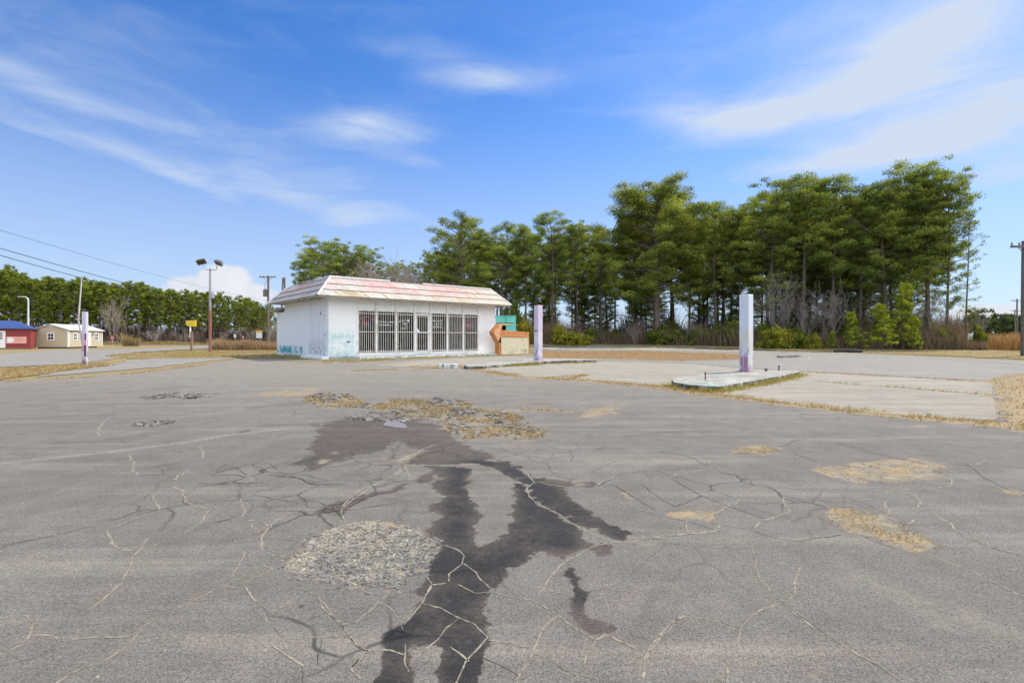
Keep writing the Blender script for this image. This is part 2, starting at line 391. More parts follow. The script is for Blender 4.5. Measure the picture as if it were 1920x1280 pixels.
def near(poly, X, Y, pad):
    a = np.asarray(poly); return (X > a[:, 0].min() - pad) & (X < a[:, 0].max() + pad) & (Y > a[:, 1].min() - pad) & (Y < a[:, 1].max() + pad)
def surface_attrs(X, Y):
    out = {k: np.zeros(X.shape) for k in ('wet', 'sand', 'dark', 'pale', 'grass', 'crazed')}
    rag = (fbm(X * 9, Y * 9, 3, 4) - 0.5)
    rag2 = (fbm(X * 30, Y * 30, 5, 3) - 0.5)
    def area(key, px, amp, soft, val, a2=0.0):
        poly = PT(px); m = near(poly, X, Y, 0.5)
        if not m.any(): return
        sc = np.clip(Y[m] / 4, 0.4, 6)
        s = sdist(X[m], Y[m], poly) + rag[m] * amp * sc + rag2[m] * a2 * sc
        out[key][m] = np.maximum(out[key][m], np.clip(s / (soft * sc) + 0.5, 0, 1) * val)
    def line(key, px, wdt, val, amp=0.6):
        pl = PT(px); m = near(pl, X, Y, wdt * 4 + .3)
        if not m.any(): return
        dd = segdist(X[m], Y[m], pl) / wdt + rag[m] * amp
        out[key][m] = np.maximum(out[key][m], np.exp(-np.clip(dd, 0, 5) ** 2) * val)
    for p in WET: area('wet', p, .15, .035, .58, .09)
    for p, wd in WETCORE:
        pl = PT(p); m = near(pl, X, Y, 1.0) & (out['wet'] > .3)
        if m.any():
            dd = segdist(X[m], Y[m], pl) / wd
            out['wet'][m] = np.minimum(1, out['wet'][m] + 0.38 * np.exp(-(dd / 1.15) ** 2) * (0.9 + rag[m]))
    for p in DRYHOLE:
        poly = PT(p); m = near(poly, X, Y, 0.5)
        if m.any(): out['wet'][m] *= 1 - np.clip((sdist(X[m], Y[m], poly) + rag[m] * .06) / .05 + .5, 0, 1); area('sand', p, .05, .05, .7)
    for p, v in SAND: area('sand', p, .22, .10, v, .10)
    for p, v in DARKP: area('dark', p, .16, .05, v, .12)
    for p, wd, v in DARKL: line('dark', p, wd, v, 1.4)
    for p, wd, v in PALEL: line('pale', p, wd, v, 1.2)
    for p, wd in GRASSL: line('grass', p, wd, 1.0, 1.4)
    for p, v in GRASSP: area('grass', p, .5, .12, v, .2)
    for p, r in [((540, 905), .75), ((640, 935), .55), ((600, 960), .4), ((690, 1150), .35), ((440, 915), .3), ((1330, 900), .3), ((1500, 940), .3), ((830, 1090), .25), ((760, 850), .4)]:
        cx, cy = P(p[0], p[1]); out['crazed'] = np.maximum(out['crazed'], np.exp(-((X - cx) ** 2 + (Y - cy) ** 2) / (r * (1 + cy / 8)) ** 2))
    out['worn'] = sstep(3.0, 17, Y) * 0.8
    return out

def grow_rows(y0, y1, px_step, max_dy):
    r = [y0]
    while r[-1] < y1: r.append(r[-1] + min(max_dy, max(0.002, r[-1] ** 2 / (F * H) * px_step)))
    return np.array(r)

def sheet(name, outline, zoff, mat, amp=0.15, px_step=.7, col_step=2.0, wide=False, attrs=True, rows=None):
    """a piece of ground cut to an outline (photo px of its corners), following the terrain, with a ragged edge"""
    poly = PT(outline); q = np.array(outline, float)
    y0, y1 = poly[:, 1].min() - .3, poly[:, 1].max() + .3
    ys = grow_rows(max(0.3, y0), y1, px_step, .9) if rows is None else rows
    x0, x1 = q[:, 0].min() - 12, q[:, 0].max() + 12
    cs = np.arange(max(x0, -80), min(x1, 2000), col_step)
    if x0 < -80: cs = np.concatenate([np.linspace(x0, -82, 50), cs])
    if x1 > 2000: cs = np.concatenate([cs, np.linspace(2002, x1, 50)])
    T, Yg = np.meshgrid((cs - 960) / F, ys)
    X = T * Yg
    sc = np.clip(Yg / 8, .5, 4)
    s = sdist(X, Yg, poly) + (fbm(X * 1.3, Yg * 1.3, 9) - .5) * amp * 2 * sc + (fbm(X * 6, Yg * 6, 19) - .5) * amp * sc
    keep = (s[:-1, :-1] > 0) & (s[1:, :-1] > 0) & (s[:-1, 1:] > 0) & (s[1:, 1:] > 0)
    nr, nc = X.shape
    id_ = np.arange(nr * nc).reshape(nr, nc)
    fq = np.stack([id_[:-1, :-1], id_[:-1, 1:], id_[1:, 1:], id_[1:, :-1]], -1)[keep]
    used, inv = np.unique(fq, return_inverse=True)
    Xu, Yu = X.ravel()[used], Yg.ravel()[used]
    v = np.stack([Xu, Yu, terr(Xu, Yu) + zoff], 1)
    mb = MB(); mb.add(v, inv.reshape(-1, 4), **(surface_attrs(Xu, Yu) if attrs else {}))
    return tag(mb.build(name, mat, smooth=True), kind='structure')

# ---- materials of the ground
def straw_colour(t, o):
    n = t.noise(o, 14, 6, 0.65); n2 = t.noise(o, 1.1, 4); n3 = t.noise(o, 70, 3, .7)
    c = t.mix(t.rng(n, .3, .7), (.165, .122, .068), (.315, .24, .132))
    c = t.mix(t.rng(n2, .48, .72, 0, .45), c, (.215, .13, .068))
    return t.mix(t.rng(n3, .35, .75, 0, .55), c, (.38, .30, .18))

def paving_mat(name, dark, light, worn_to, concrete=False):
    m, t, b = new_mat(name)
    o = t.obj()
    big = t.noise(o, .35, 5, .6); mid = t.noise(o, 2.2, 5, .6, .3)
    drag = t.noise(t.mapping(o, rot=(0, 0, radians(-12 if not concrete else 42)), scale=(.22, 2.6, 1)), 1.6, 6, .65)
    fine = t.noise(o, 210, 2, .7); grain = t.voro(o, 120)
    c = t.mix(t.rng(t.math('ADD', t.math('MULTIPLY', big, .5), t.math('MULTIPLY', mid, .5)), .36, .64), dark, light)
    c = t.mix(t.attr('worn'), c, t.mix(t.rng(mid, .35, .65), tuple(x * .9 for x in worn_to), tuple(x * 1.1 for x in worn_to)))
    c = t.mix(t.rng(drag, .42, .66, 0, .42 if not concrete else .6), c, tuple(x * .60 for x in worn_to))
    c = t.mix(t.rng(t.noise(t.mapping(o, rot=(0, 0, radians(-8)), scale=(.15, 1.5, 1)), 2.3, 5, .6), .52, .74, 0, .5), c, tuple(min(1, x * 1.25) for x in worn_to))
    grit = t.math('ADD', t.math('MULTIPLY', fine, .40), t.math('ADD', t.math('MULTIPLY', t.noise(o, 110, 2, .8), .48), t.math('MULTIPLY', t.noise(o, 40, 3, .75), .12)))
    g = t.rng(grit, .38, .62, .35, 1.65) if not concrete else t.rng(grit, .36, .64, .84, 1.16)
    if not concrete:
        blot = t.noise(o, 6.5, 5, .7); g = t.math('MULTIPLY', g, t.rng(blot, .3, .7, .88, 1.12))
    c = t.mix(1.0, c, t.comb(g, g, g), 'MULTIPLY')
    if not concrete:
        c = t.mix(t.rng(t.noise(o, 55, 3, .6), .45, .70, .0, .40), c, t.mix(1.0, c, (.55, .55, .56), 'MULTIPLY'))
        c = t.mix(t.rng(grain, .10, .17, .55, 0), c, (.38, .36, .34))
        spot = t.voro(o, 7.5); c = t.mix(t.rng(spot, .02, .035, .6, 0), c, (.50, .47, .42))
        spot2 = t.voro(t.mapping(o, loc=(3.1, 7.7, 0)), 3.3); c = t.mix(t.rng(spot2, .02, .05, .8, 0), c, (.035, .033, .032))
        warp = t.node('ShaderNodeVectorMath', operation='ADD'); nn = t.node('ShaderNodeTexNoise'); t.put(nn.inputs['Vector'], o); nn.inputs['Scale'].default_value = 3.0
        sc = t.node('ShaderNodeVectorMath', operation='SCALE'); t.put(sc.inputs[0], nn.outputs['Color']); sc.inputs['Scale'].default_value = .22
        t.put(warp.inputs[0], o); t.put(warp.inputs[1], sc.outputs[0])
        vd = t.voro(warp.outputs[0], 2.6, 'DISTANCE_TO_EDGE')
        cr = t.math('MULTIPLY', t.rng(vd, .006, .030, 1, 0), t.rng(t.attr('crazed'), .25, .7, 0, 1))
        c = t.mix(t.math('MULTIPLY', cr, t.rng(mid, .4, .6, .25, 1)), c, (.055, .05, .045))
        hair = t.voro(t.mapping(warp.outputs[0], loc=(9, 4, 0)), .8, 'DISTANCE_TO_EDGE')
        c = t.mix(t.math('MULTIPLY', t.rng(hair, .0015, .006, .7, 0), t.rng(big, .45, .6)), c, (.07, .063, .055))
    else:
        c = t.mix(t.rng(t.voro(o, .9), .02, .09, .6, 0), c, (.09, .085, .08))
    edge = t.noise(o, 26, 4, .65)
    c = t.mix(t.math('MULTIPLY', t.attr('pale'), t.rng(edge, .35, .6)), c, (.28, .25, .195))
    dk = t.math('MULTIPLY', t.attr('dark'), t.rng(edge, .30, .55, .35, 1))
    c = t.mix(dk, c, t.mix(t.rng(fine, .3, .7), (.030, .028, .027), (.085, .075, .065)))
    sand_c = t.mix(t.rng(t.noise(o, 9, 5, .65), .35, .68), (.165, .138, .098), (.30, .262, .20))
    sand_c = t.mix(t.rng(t.noise(o, 40, 4, .7), .52, .66, 0, .8), sand_c, (.15, .115, .08))
    sand_c = t.mix(t.rng(t.noise(o, 5, 5, .7), .46, .60, 0, .7), sand_c, t.mix(t.rng(t.noise(o, 90, 3, .7), .3, .7), (.23, .155, .07), (.37, .27, .135)))
    sand_c = t.mix(t.rng(t.noise(t.mapping(o, loc=(5, 8, 0)), 8, 5, .75), .52, .62, 0, .75), sand_c, t.mix(t.rng(fine, .3, .7), (.10, .09, .075), (.20, .185, .16)))
    patchy = t.math('ADD', t.math('MULTIPLY', edge, .45), t.math('ADD', t.math('MULTIPLY', t.noise(o, 70, 4, .7), .35), t.math('MULTIPLY', t.noise(o, 5, 4, .65), .35)))
    sm = t.rng(t.math('ADD', t.attr('sand'), t.math('MULTIPLY', t.math('SUBTRACT', patchy, .575), 2.6)), .30, .80)
    c = t.mix(sm, c, sand_c)
    seep = t.math('MULTIPLY', t.math('SUBTRACT', t.noise(o, 4.5, 6, .7), .5), .75); seep2 = t.math('MULTIPLY', t.math('SUBTRACT', t.noise(o, 30, 4, .7), .5), .55)
    wv = t.math('MULTIPLY', t.attr('wet'), t.math('ADD', 1.0, t.math('ADD', seep, seep2)))
    wt = t.rng(t.math('ADD', t.attr('wet'), t.math('MULTIPLY', seep2, .8)), .12, .58, 0, 1)
    c = t.mix(wt, c, t.mix(t.rng(wv, .55, .98), t.mix(1.0, c, (.58, .53, .495), 'MULTIPLY'), t.mix(1.0, c, (.17, .172, .19), 'MULTIPLY')))
    gm = t.rng(t.math('ADD', t.attr('grass'), t.math('MULTIPLY', t.math('SUBTRACT', edge, .5), 1.1)), .36, .66)
    c = t.mix(gm, c, straw_colour(t, o))
    t.put(b.inputs['Base Color'], c)
    t.put(b.inputs['Roughness'], t.mixf(wt, .95, .80))
    b.inputs['Specular IOR Level'].default_value = .25
    t.put(b.inputs['Normal'], t.bump(t.math('ADD', t.math('MULTIPLY', fine, .6), t.math('MULTIPLY', t.noise(o, 60, 3), 1.0)), .35 if not concrete else .15, .008))
    return m
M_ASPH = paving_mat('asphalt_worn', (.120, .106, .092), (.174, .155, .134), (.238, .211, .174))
M_CONC = paving_mat('concrete_worn', (.21, .189, .152), (.315, .284, .230), (.29, .264, .212), True)
M_ROAD = paving_mat('road_asphalt', (.195, .182, .158), (.262, .244, .212), (.245, .228, .198), True)

def ground_mat(name, green):
    m, t, b = new_mat(name)
    o = t.obj()
    c = straw_colour(t, o)
    g = t.rng(t.noise(o, .22, 5, .6), .44, .66, 0, green)
    c = t.mix(g, c, t.mix(t.noise(o, 20, 3), (.13, .125, .035), (.22, .205, .065)))
    t.put(b.inputs['Base Color'], c); b.inputs['Roughness'].default_value = 1.0; b.inputs['Specular IOR Level'].default_value = 0.05
    t.put(b.inputs['Normal'], t.bump(t.noise(o, 25, 5), .6, .05))
    return m
M_GROUND = ground_mat('dry_ground', .45)
M_VERGE = ground_mat('verge_grass', .85)
M_LITTER = simple('leaf_litter', (.235, .145, .078), 1.0, .35, 9, grime=((.33, .24, .14), .6), spec=.05)

# ---- ground sheets
xs = np.concatenate([-np.geomspace(1500, 60, 24), np.linspace(-58, 58, 100), np.geomspace(60, 1500, 24)])
ys = np.concatenate([[-600, -200, -60, -20, -5], np.linspace(0, 80, 90), np.geomspace(82, 3000, 30)])
Xg, Yg = np.meshgrid(xs, ys); idg = np.arange(Xg.size).reshape(Xg.shape)
mb = MB(); mb.add(np.stack([Xg.ravel(), Yg.ravel(), terr(Xg, Yg).ravel() - .012 - .03 * sstep(35, 42, Yg.ravel()) - .05 * sstep(60, 90, Yg.ravel())], 1), np.stack([idg[:-1, :-1], idg[:-1, 1:], idg[1:, 1:], idg[1:, :-1]], -1).reshape(-1, 4))
tag(mb.build('ground', M_GROUND, smooth=True), kind='structure')

LOT = [(-1500, 800), (-300, 727), (0, 714), (130, 706), (250, 697), (390, 681), (440, 674), (520, 671), (700, 666), (900, 660), (1010, 656), (1200, 652), (1400, 656), (1600, 661), (1920, 675), (3400, 740), (3400, 4200), (-1500, 4200)]
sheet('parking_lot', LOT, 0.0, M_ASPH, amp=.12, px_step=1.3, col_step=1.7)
mb = MB(); mb.add([(-40, -25, -.003), (40, -25, -.003), (40, .5, -.003), (-40, .5, -.003)], [(0, 1, 2, 3)])
tag(mb.build('parking_lot', M_ASPH), kind='structure')
CP = [(880, 690), (940, 701.5), (1000, 707), (1100, 713), (1250, 726), (1390, 746), (1560, 768), (1720, 782), (1874, 789), (1868, 760), (1864, 735), (1858, 716), (1700, 707), (1560, 699), (1490, 696), (1380, 690), (1300, 682), (1180, 678), (1120, 678), (1000, 683)]
sheet('concrete_pad', CP, .004, M_CONC, amp=.05)
sheet('concrete_pad', [(700, 684), (760, 689), (850, 686), (870, 685), (937, 682), (1060, 675), (1010, 670), (960, 668), (900, 669), (800, 675)], .004, M_CONC, amp=.05)
sheet('parking_lot', [(1400, 657.5), (1600, 662.5), (1920, 676.5), (2700, 712), (2700, 760), (1920, 699), (1858, 713), (1700, 705.5), (1500, 695.5), (1420, 690), (1300, 681), (1180, 677.5), (1290, 677), (1393, 675)], .002, M_ROAD, amp=.06)
sheet('road', [(-900, 676), (0, 663.5), (110, 656), (190, 655.2), (356, 649.2), (440, 646.5), (440, 648.5), (356, 655), (262, 660), (197, 667.5), (234, 671), (130, 683), (0, 689), (-900, 735)], .006, M_ROAD, amp=.1)
sheet('driveway', [(-900, 820), (40, 711), (66, 705), (112, 696.5), (169, 690), (212, 685), (240, 674), (300, 671), (440, 670), (440, 672.5), (360, 681), (280, 690), (200, 697), (100, 704), (0, 715)], .004, M_ROAD, amp=.08)
sheet('grass_verge', [(-900, 740), (0, 692), (75, 688), (131, 684.4), (197, 680.6), (212, 683.4), (169, 689), (112, 695.6), (66, 704), (0, 712.5), (-900, 815)], .008, M_GROUND, amp=.25, attrs=False)
sheet('grass_verge', [(197, 667), (262, 660.5), (356, 656), (420, 655.5), (540, 655), (560, 672), (440, 671.5), (360, 671.5), (234, 673)], .008, M_VERGE, amp=.2, attrs=False)
sheet('grass_verge', [(1000, 646.5), (1200, 643.5), (1400, 646), (1600, 651), (1920, 658), (2600, 680), (2600, 712), (1920, 674), (1600, 660.5), (1400, 655.5), (1300, 652), (1000, 649)], .010, M_VERGE, amp=.15, attrs=False)
sheet('dirt_track', [(960, 652), (1010, 650.5), (1150, 649.5), (1300, 652.5), (1400, 656), (1396, 660), (1200, 656.8), (1010, 656)], .008, M_CONC, amp=.1)
sheet('leaf_litter', [(985, 658), (1200, 657.5), (1390, 664), (1394, 673), (1280, 676), (1150, 672.5), (1010, 673)], .006, M_LITTER, amp=.25, attrs=False)

# ---- cracks: sand-filled and open joints in the asphalt, thin strips of real width
CRACKS = [Z5(p) for p in [
 [(555,300),(650,270),(740,235),(810,215),(800,180),(780,150),(800,120)], [(555,300),(570,385),(620,410),(710,420),(770,400),(860,365),(950,330),(1035,275),(1070,200),(1140,185),(1195,160)],
 [(1070,200),(1000,185),(955,165),(940,110),(880,85),(890,50),(920,20)], [(765,350),(740,400),(700,440),(670,510),(630,580),(590,620),(510,680),(440,725),(390,755)], [(90,500),(170,455),(250,410),(370,378),(550,340)],
 [(-30,772),(130,750),(165,780),(165,850),(120,900),(-30,970)], [(165,855),(260,858),(300,885),(420,868),(560,860),(685,855)], [(230,1130),(280,1097),(400,1025),(530,985),(650,910),(690,850),(720,810),(840,740),(960,690),(1100,620),(1250,550),(1340,500)],
 [(1190,550),(1220,490),(1250,425)], [(1140,600),(1220,612)], [(1260,585),(1310,660),(1390,720),(1370,745),(1410,800),(1465,860)], [(1260,585),(1400,510),(1340,490)], [(1390,735),(1480,680),(1580,620)],
 [(1340,400),(1360,330),(1420,270),(1480,235),(1540,210)], [(1340,400),(1430,445),(1490,440)], [(1390,300),(1330,265),(1275,258),(1290,300),(1330,320)], [(1395,900),(1470,955),(1555,1015)],
 [(1560,610),(1640,650),(1670,720),(1750,790),(1800,850),(1840,900),(1900,930),(1810,1020)], [(1800,850),(1650,865),(1560,855)], [(1250,245),(1265,205),(1240,180),(1230,150)], [(1900,80),(1850,110),(1800,150),(1745,215),(1760,265)]]]
CRACKS += [Z6(p) for p in [
 [(0,730),(60,800),(110,850),(150,910),(190,960),(250,985),(370,980),(450,1005)], [(250,985),(165,1075),(225,1135)], [(100,850),(180,840),(300,745),(370,690)], [(300,740),(360,760),(410,830),(430,880)],
 [(100,270),(180,200),(260,140),(340,100),(400,80),(440,30),(560,35),(700,32),(820,25)], [(440,35),(455,80),(460,105)], [(640,440),(700,460),(735,500),(720,540),(660,590),(665,630)], [(730,540),(790,580),(820,630),(880,680)],
 [(700,650),(800,695),(880,685),(960,710),(1080,730),(1160,770),(1220,805)], [(540,600),(565,655),(650,640)], [(430,850),(530,740),(560,690),(575,650)], [(530,740),(620,760),(720,815),(800,850),(870,915),(850,940),(790,1010),(760,1045),(710,1152),(690,1230)],
 [(720,815),(650,870),(590,940),(510,1010)], [(870,925),(960,940),(1080,965)], [(670,970),(720,1010),(760,1045)], [(1220,805),(1150,880),(1120,960),(1080,1040),(1020,1140),(1000,1230)], [(1100,985),(1200,1040),(1300,1100),(1440,1145)],
 [(1220,805),(1300,870),(1420,930),(1470,905),(1560,940),(1640,975)], [(1420,930),(1370,1010),(1360,1080)], [(1900,805),(1840,820),(1780,890),(1700,970),(1660,1030),(1640,1140)],
 [(1140,700),(1170,640),(1220,560),(1260,520),(1400,450),(1470,430),(1540,430),(1660,415),(1780,400),(1920,385)], [(1110,235),(1230,285),(1310,340),(1390,385),(1470,420)], [(1110,235),(1080,190),(1065,150),(1120,120),(1280,145),(1380,185),(1500,220),(1600,250),(1720,290),(1850,310)],
 [(1060,45),(1085,100),(1120,120)], [(1430,135),(1520,85)], [(450,950),(440,1040),(470,1090)]]]
CRACKS += [Z7(p) for p in [
 [(0,570),(110,545),(240,535),(380,515),(400,490)], [(230,485),(245,540)], [(400,525),(500,560),(555,590),(570,660),(590,760),(640,815),(700,870),(770,930),(870,1015),(980,1075),(1080,1140),(1180,1190),(1300,1275)],
 [(790,700),(765,790),(770,830),(740,875),(700,880)], [(700,880),(600,915),(540,960),(510,1000),(490,1080),(485,1170),(440,1200),(430,1300)], [(510,1000),(400,970),(300,955),(215,948),(150,990),(60,1090),(10,1170),(0,1240)],
 [(350,200),(340,170)], [(150,255),(180,240),(350,205)], [(460,390),(520,345),(570,305),(640,310),(690,335)], [(280,465),(400,420),(460,390)], [(580,505),(610,475),(680,445),(750,420),(715,380),(720,350),(840,360)],
 [(960,375),(1190,360)], [(1210,325),(1330,315),(1400,310),(1540,300),(1580,275),(1560,245)], [(1360,335),(1390,370),(1400,410),(1480,440),(1560,485),(1575,510),(1700,565),(1760,605)],
 [(1100,540),(1300,600),(1450,640),(1560,685),(1700,745),(1800,800),(1920,855),(2050,920)], [(1640,190),(1730,170)], [(1215,370),(1235,430)], [(1325,490),(1360,460)], [(1800,705),(1920,730)], [(240,1270),(400,1260),(420,1275)]]]
CRACKS += [Z3(p) for p in [[(550,470),(580,400),(610,370)], [(725,580),(750,640),(770,690)], [(1130,525),(1150,560),(1145,600)], [(955,750),(990,700),(1050,660)], [(1400,690),(1425,725)]]]
CRACKS += [Z4(p) for p in [[(640,550),(740,555),(870,492),(940,465),(1040,443)], [(730,630),(770,575),(1000,578),(1200,566)], [(340,585),(500,540)]]]
OPEN = [Z5(p) for p in [[(1270,120),(1420,90),(1530,75),(1640,80)], [(1400,25),(1530,40),(1640,80),(1800,75)], [(1400,150),(1500,165),(1560,150),(1600,190),(1700,205),(1760,180)], [(1290,125),(1400,150)], [(1020,75),(1250,70),(1380,65)],
  [(1060,270),(1200,255)], [(1480,235),(1600,225)], [(1570,1010),(1580,1097)], [(0,390),(300,340),(550,270),(900,190)], [(1650,870),(1640,1000)], [(1560,780),(1680,725)]]]
OPEN += [Z6(p) for p in [[(120,290),(170,230),(260,190),(380,165),(440,120)], [(560,400),(640,440)], [(735,510),(830,535),(960,555)], [(1500,130),(1620,200),(1730,270)], [(1810,250),(1870,240)], [(830,1020),(950,1080),(1020,1130)],
  [(100,200),(60,240),(120,320)], [(0,240),(100,270)], [(1520,85),(1700,60),(1900,50)], [(500,420),(450,380),(380,360)]]]
OPEN += [Z7(p) for p in [[(0,415),(130,450),(270,480),(400,525)], [(20,125),(150,130),(260,160),(350,200)], [(150,260),(320,345),(450,400),(580,445),(640,460)], [(570,300),(545,270),(420,230)], [(360,480),(560,520),(680,555),(790,570),(1000,535)],
  [(840,360),(960,375)], [(1760,605),(1920,650)], [(960,75),(1100,110),(1250,150),(1440,190),(1640,190)], [(690,100),(860,50)], [(760,130),(880,180)], [(1640,190),(1700,250),(1830,310),(1920,345)], [(700,870),(780,930),(980,1070)],
  [(0,290),(120,370),(180,400),(320,345)], [(690,335),(920,400)], [(1100,545),(1280,610)], [(0,40),(300,20),(600,10)], [(1300,480),(1450,500)]]]
OPEN += [Z3(p) for p in [[(1110,740),(1250,740),(1400,740)], [(1195,690),(1250,630),(1330,640),(1400,690)], [(690,495),(740,530)], [(770,690),(905,688),(905,660)], [(1500,690),(1640,690),(1770,745)], [(1060,650),(1110,635)]]]
OPEN += [Z4(p) for p in [[(1320,470),(1360,500)], [(1260,545),(1400,520),(1600,540),(1620,510)], [(1700,500),(1720,560)], [(1460,590),(1490,645)], [(0,630),(170,650),(280,680),(440,690)], [(0,560),(60,600)], [(1830,500),(1920,470)], [(1860,690),(1930,655)], [(640,530),(560,528),(430,545)]]]
def crack_strips(name, lines, wpx, mat, seed, gap=0.0, z=.0035):
    rg = np.random.default_rng(seed); mb = MB()
    for ln in lines:
        p = PT(ln); seg = np.hypot(*np.diff(p, axis=0).T); L = np.concatenate([[0], np.cumsum(seg)])
        Ym = p[:, 1].mean(); st = np.clip(Ym * .007, .012, .08)
        n = max(3, int(L[-1] / st)); s_ = np.linspace(0, L[-1], n)
        x = np.interp(s_, L, p[:, 0]); y = np.interp(s_, L, p[:, 1])
        dx_ = np.gradient(x); dy_ = np.gradient(y); dl = np.hypot(dx_, dy_) + 1e-9; nx, ny = -dy_ / dl, dx_ / dl
        k = rg.integers(1000); off = ((fbm(s_ * 2.5 + k, s_ * 0 + k, 1) - .5) * .045 + (fbm(s_ * 14 + k, s_ * 0, 2) - .5) * .022) * np.clip(Ym / 3, .6, 3)
        x = x + nx * off; y = y + ny * off
        wdt = wpx * Ym / F * (.5 + 1.0 * fbm(s_ * 5 + k, s_ * 0 + 3, 4)) * np.clip(np.minimum(s_, L[-1] - s_) / (.03 * L[-1] + 1e-6), .6, 1)
        wdt = np.clip(wdt, .001, .03) * (0.5 + 1.0 * (vnoise(s_ * 40 + k, s_ * 0, 8)))
        if gap: wdt = wdt * np.where(fbm(s_ * 3 + k, s_ * 0 + 7, 12) < gap, .62, 1) * np.where(vnoise(s_ * 55 + k, s_ * 0 + 2, 5) < .2, .6, 1)
        wr = wdt * (.6 + .8 * vnoise(s_ * 33 + k, s_ * 0, 21))
        zz = terr(x, y) + z
        v = np.empty((2 * n, 3)); v[0::2] = np.stack([x + nx * wdt * .5, y + ny * wdt * .5, zz], 1); v[1::2] = np.stack([x - nx * wr * .5, y - ny * wr * .5, zz], 1)
        i = np.arange(n - 1); mb.add(v, np.stack([2 * i, 2 * i + 1, 2 * i + 3, 2 * i + 2], 1))
    return tag(mb.build(name, mat), kind='structure')
m, t, b = new_mat('crack_sand'); o_ = t.obj()
cc = t.mix(t.rng(t.noise(o_, 12, 5, .6), .3, .7), (.18, .158, .117), (.32, .285, .21)); cc = t.mix(t.rng(t.noise(o_, 45, 3, .7), .48, .62, 0, .75), cc, (.075, .064, .05))
cc = t.mix(t.rng(t.noise(o_, 3.3, 3), .58, .70, 0, .5), cc, (.27, .21, .11))
t.put(b.inputs['Base Color'], cc); b.inputs['Roughness'].default_value = 1
M_CRACK = m
M_GAP = simple('crack_open', (.045, .040, .035), 1.0, .5, 20, grime=((.16, .13, .09), .8))
crack_strips('pavement_crack', CRACKS, 3.1, M_CRACK, 3, .34, .0012)
crack_strips('pavement_crack', OPEN, 1.3, M_GAP, 4, .40, .0013)

# ------------------------------------------------------------------ the store
BX, BY, BR = -9.03, 25.2, math.atan2(.643, .766)
W_, D_, ZF, ZW = 10.4, 7.2, 0.12, 3.07
store = empty('store_building', (BX, BY, 0), 'abandoned white painted brick store with a peeling mansard roof and barred shop windows', 'store', BR)

def wall_mat(name, side):
    """white paint over brick, peeling; side True when the wall runs along y"""
    m, t, b = new_mat(name)
    o = t.obj(); x, y, z = t.sep(o)
    along = y if side else x
    br = t.node('ShaderNodeTexBrick'); t.put(br.inputs['Vector'], t.comb(along, z, 0))
    br.inputs['Scale'].default_value = 1.0; br.inputs['Brick Width'].default_value = .40; br.inputs['Row Height'].default_value = .10; br.inputs['Mortar Size'].default_value = .008
    br.inputs['Color1'].default_value = (.83, .83, .82, 1); br.inputs['Color2'].default_value = (.87, .87, .86, 1); br.inputs['Mortar'].default_value = (.80, .80, .80, 1)
    n = t.noise(o, 2.2, 6, .65); n2 = t.noise(o, 9, 5, .7); drip = t.noise(t.mapping(o, scale=(9, 9, .7)), 1.0, 5, .65)
    c = t.mix(t.rng(n, .45, .75, 0, .35), br.outputs[0], (.74, .76, .77))
    c = t.mix(t.math('MULTIPLY', t.rng(drip, .56, .74), t.rng(z, 1.8, 3.1, .08, .45)), c, (.52, .51, .48))
    c = t.mix(t.math('MULTIPLY', t.rng(drip, .50, .62), t.rng(z, .12, .38, .5, 0)), c, (.40, .38, .32))
    if not side:        # pale teal showing through beside the windows
        q = t.math('MULTIPLY', t.box(x, -.1, 1.45, .1), t.box(z, .1, 1.35, .25))
        q = t.math('MULTIPLY', q, t.rng(t.noise(t.mapping(o, scale=(1.6, 1.6, 1)), 2.4, 6, .72), .42, .60))
        c = t.mix(t.math('MULTIPLY', q, .75), c, (.37, .62, .62))
        q2 = t.math('MULTIPLY', t.rng(z, .12, .34, 1, 0), t.rng(n2, .45, .58)); c = t.mix(t.math('MULTIPLY', q2, .6), c, (.24, .42, .38))
        q3 = t.math('MULTIPLY', t.box(x, .93, 1.08, .03), t.box(z, .80, .88, .02)); c = t.mix(q3, c, (.06, .06, .06))
    else:
        q = t.math('MULTIPLY', t.box(y, 3.9, 8.9, .2), t.box(z, .16, .58, .08))
        q = t.math('MULTIPLY', q, t.rng(t.math('ADD', n2, t.rng(t.noise(o, 1.6, 3), .3, .7, -.12, .14)), .46, .54)); c = t.mix(q, c, (.035, .33, .36))
        q = t.math('MULTIPLY', t.box(y, -.1, .55, .1), t.box(z, .6, 1.35, .3)); q = t.math('MULTIPLY', q, t.rng(n2, .52, .60)); c = t.mix(t.math('MULTIPLY', q, .8), c, (.10, .42, .45))
        sc = t.math('MULTIPLY', t.rng(t.noise(t.mapping(o, scale=(1, 3.2, 1.1)), 5.5, 5, .75), .585, .62), t.box(y, .3, 7, .4)); c = t.mix(t.math('MULTIPLY', sc, t.rng(t.noise(o, .9, 3), .5, .62, 0, .7)), c, (.20, .21, .22))
    t.put(b.inputs['Base Color'], c); b.inputs['Roughness'].default_value = .75; b.inputs['Specular IOR Level'].default_value = .2
    t.put(b.inputs['Normal'], t.bump(br.outputs['Fac'], .5, -.006))
    return m
M_WF = wall_mat('painted_brick_front', False); M_WS = wall_mat('painted_brick_side', True)
M_WHITE = simple('white_paint', (.83, .83, .82), .6, .06, 3, grime=((.55, .53, .48), .35))
M_TRIM = simple('white_trim', (.82, .80, .77), .6, .08, 5, grime=((.48, .38, .29), .5))
M_SOFFIT = simple('soffit_board', (.50, .47, .41), .8, .2, 3, grime=((.22, .19, .15), .8))
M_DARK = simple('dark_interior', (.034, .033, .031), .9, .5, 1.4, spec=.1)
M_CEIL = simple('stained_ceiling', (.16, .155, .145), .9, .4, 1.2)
M_BAR = simple('rusty_painted_bar', (.74, .69, .62), .6, .15, 3, grime=((.45, .30, .22), .6))
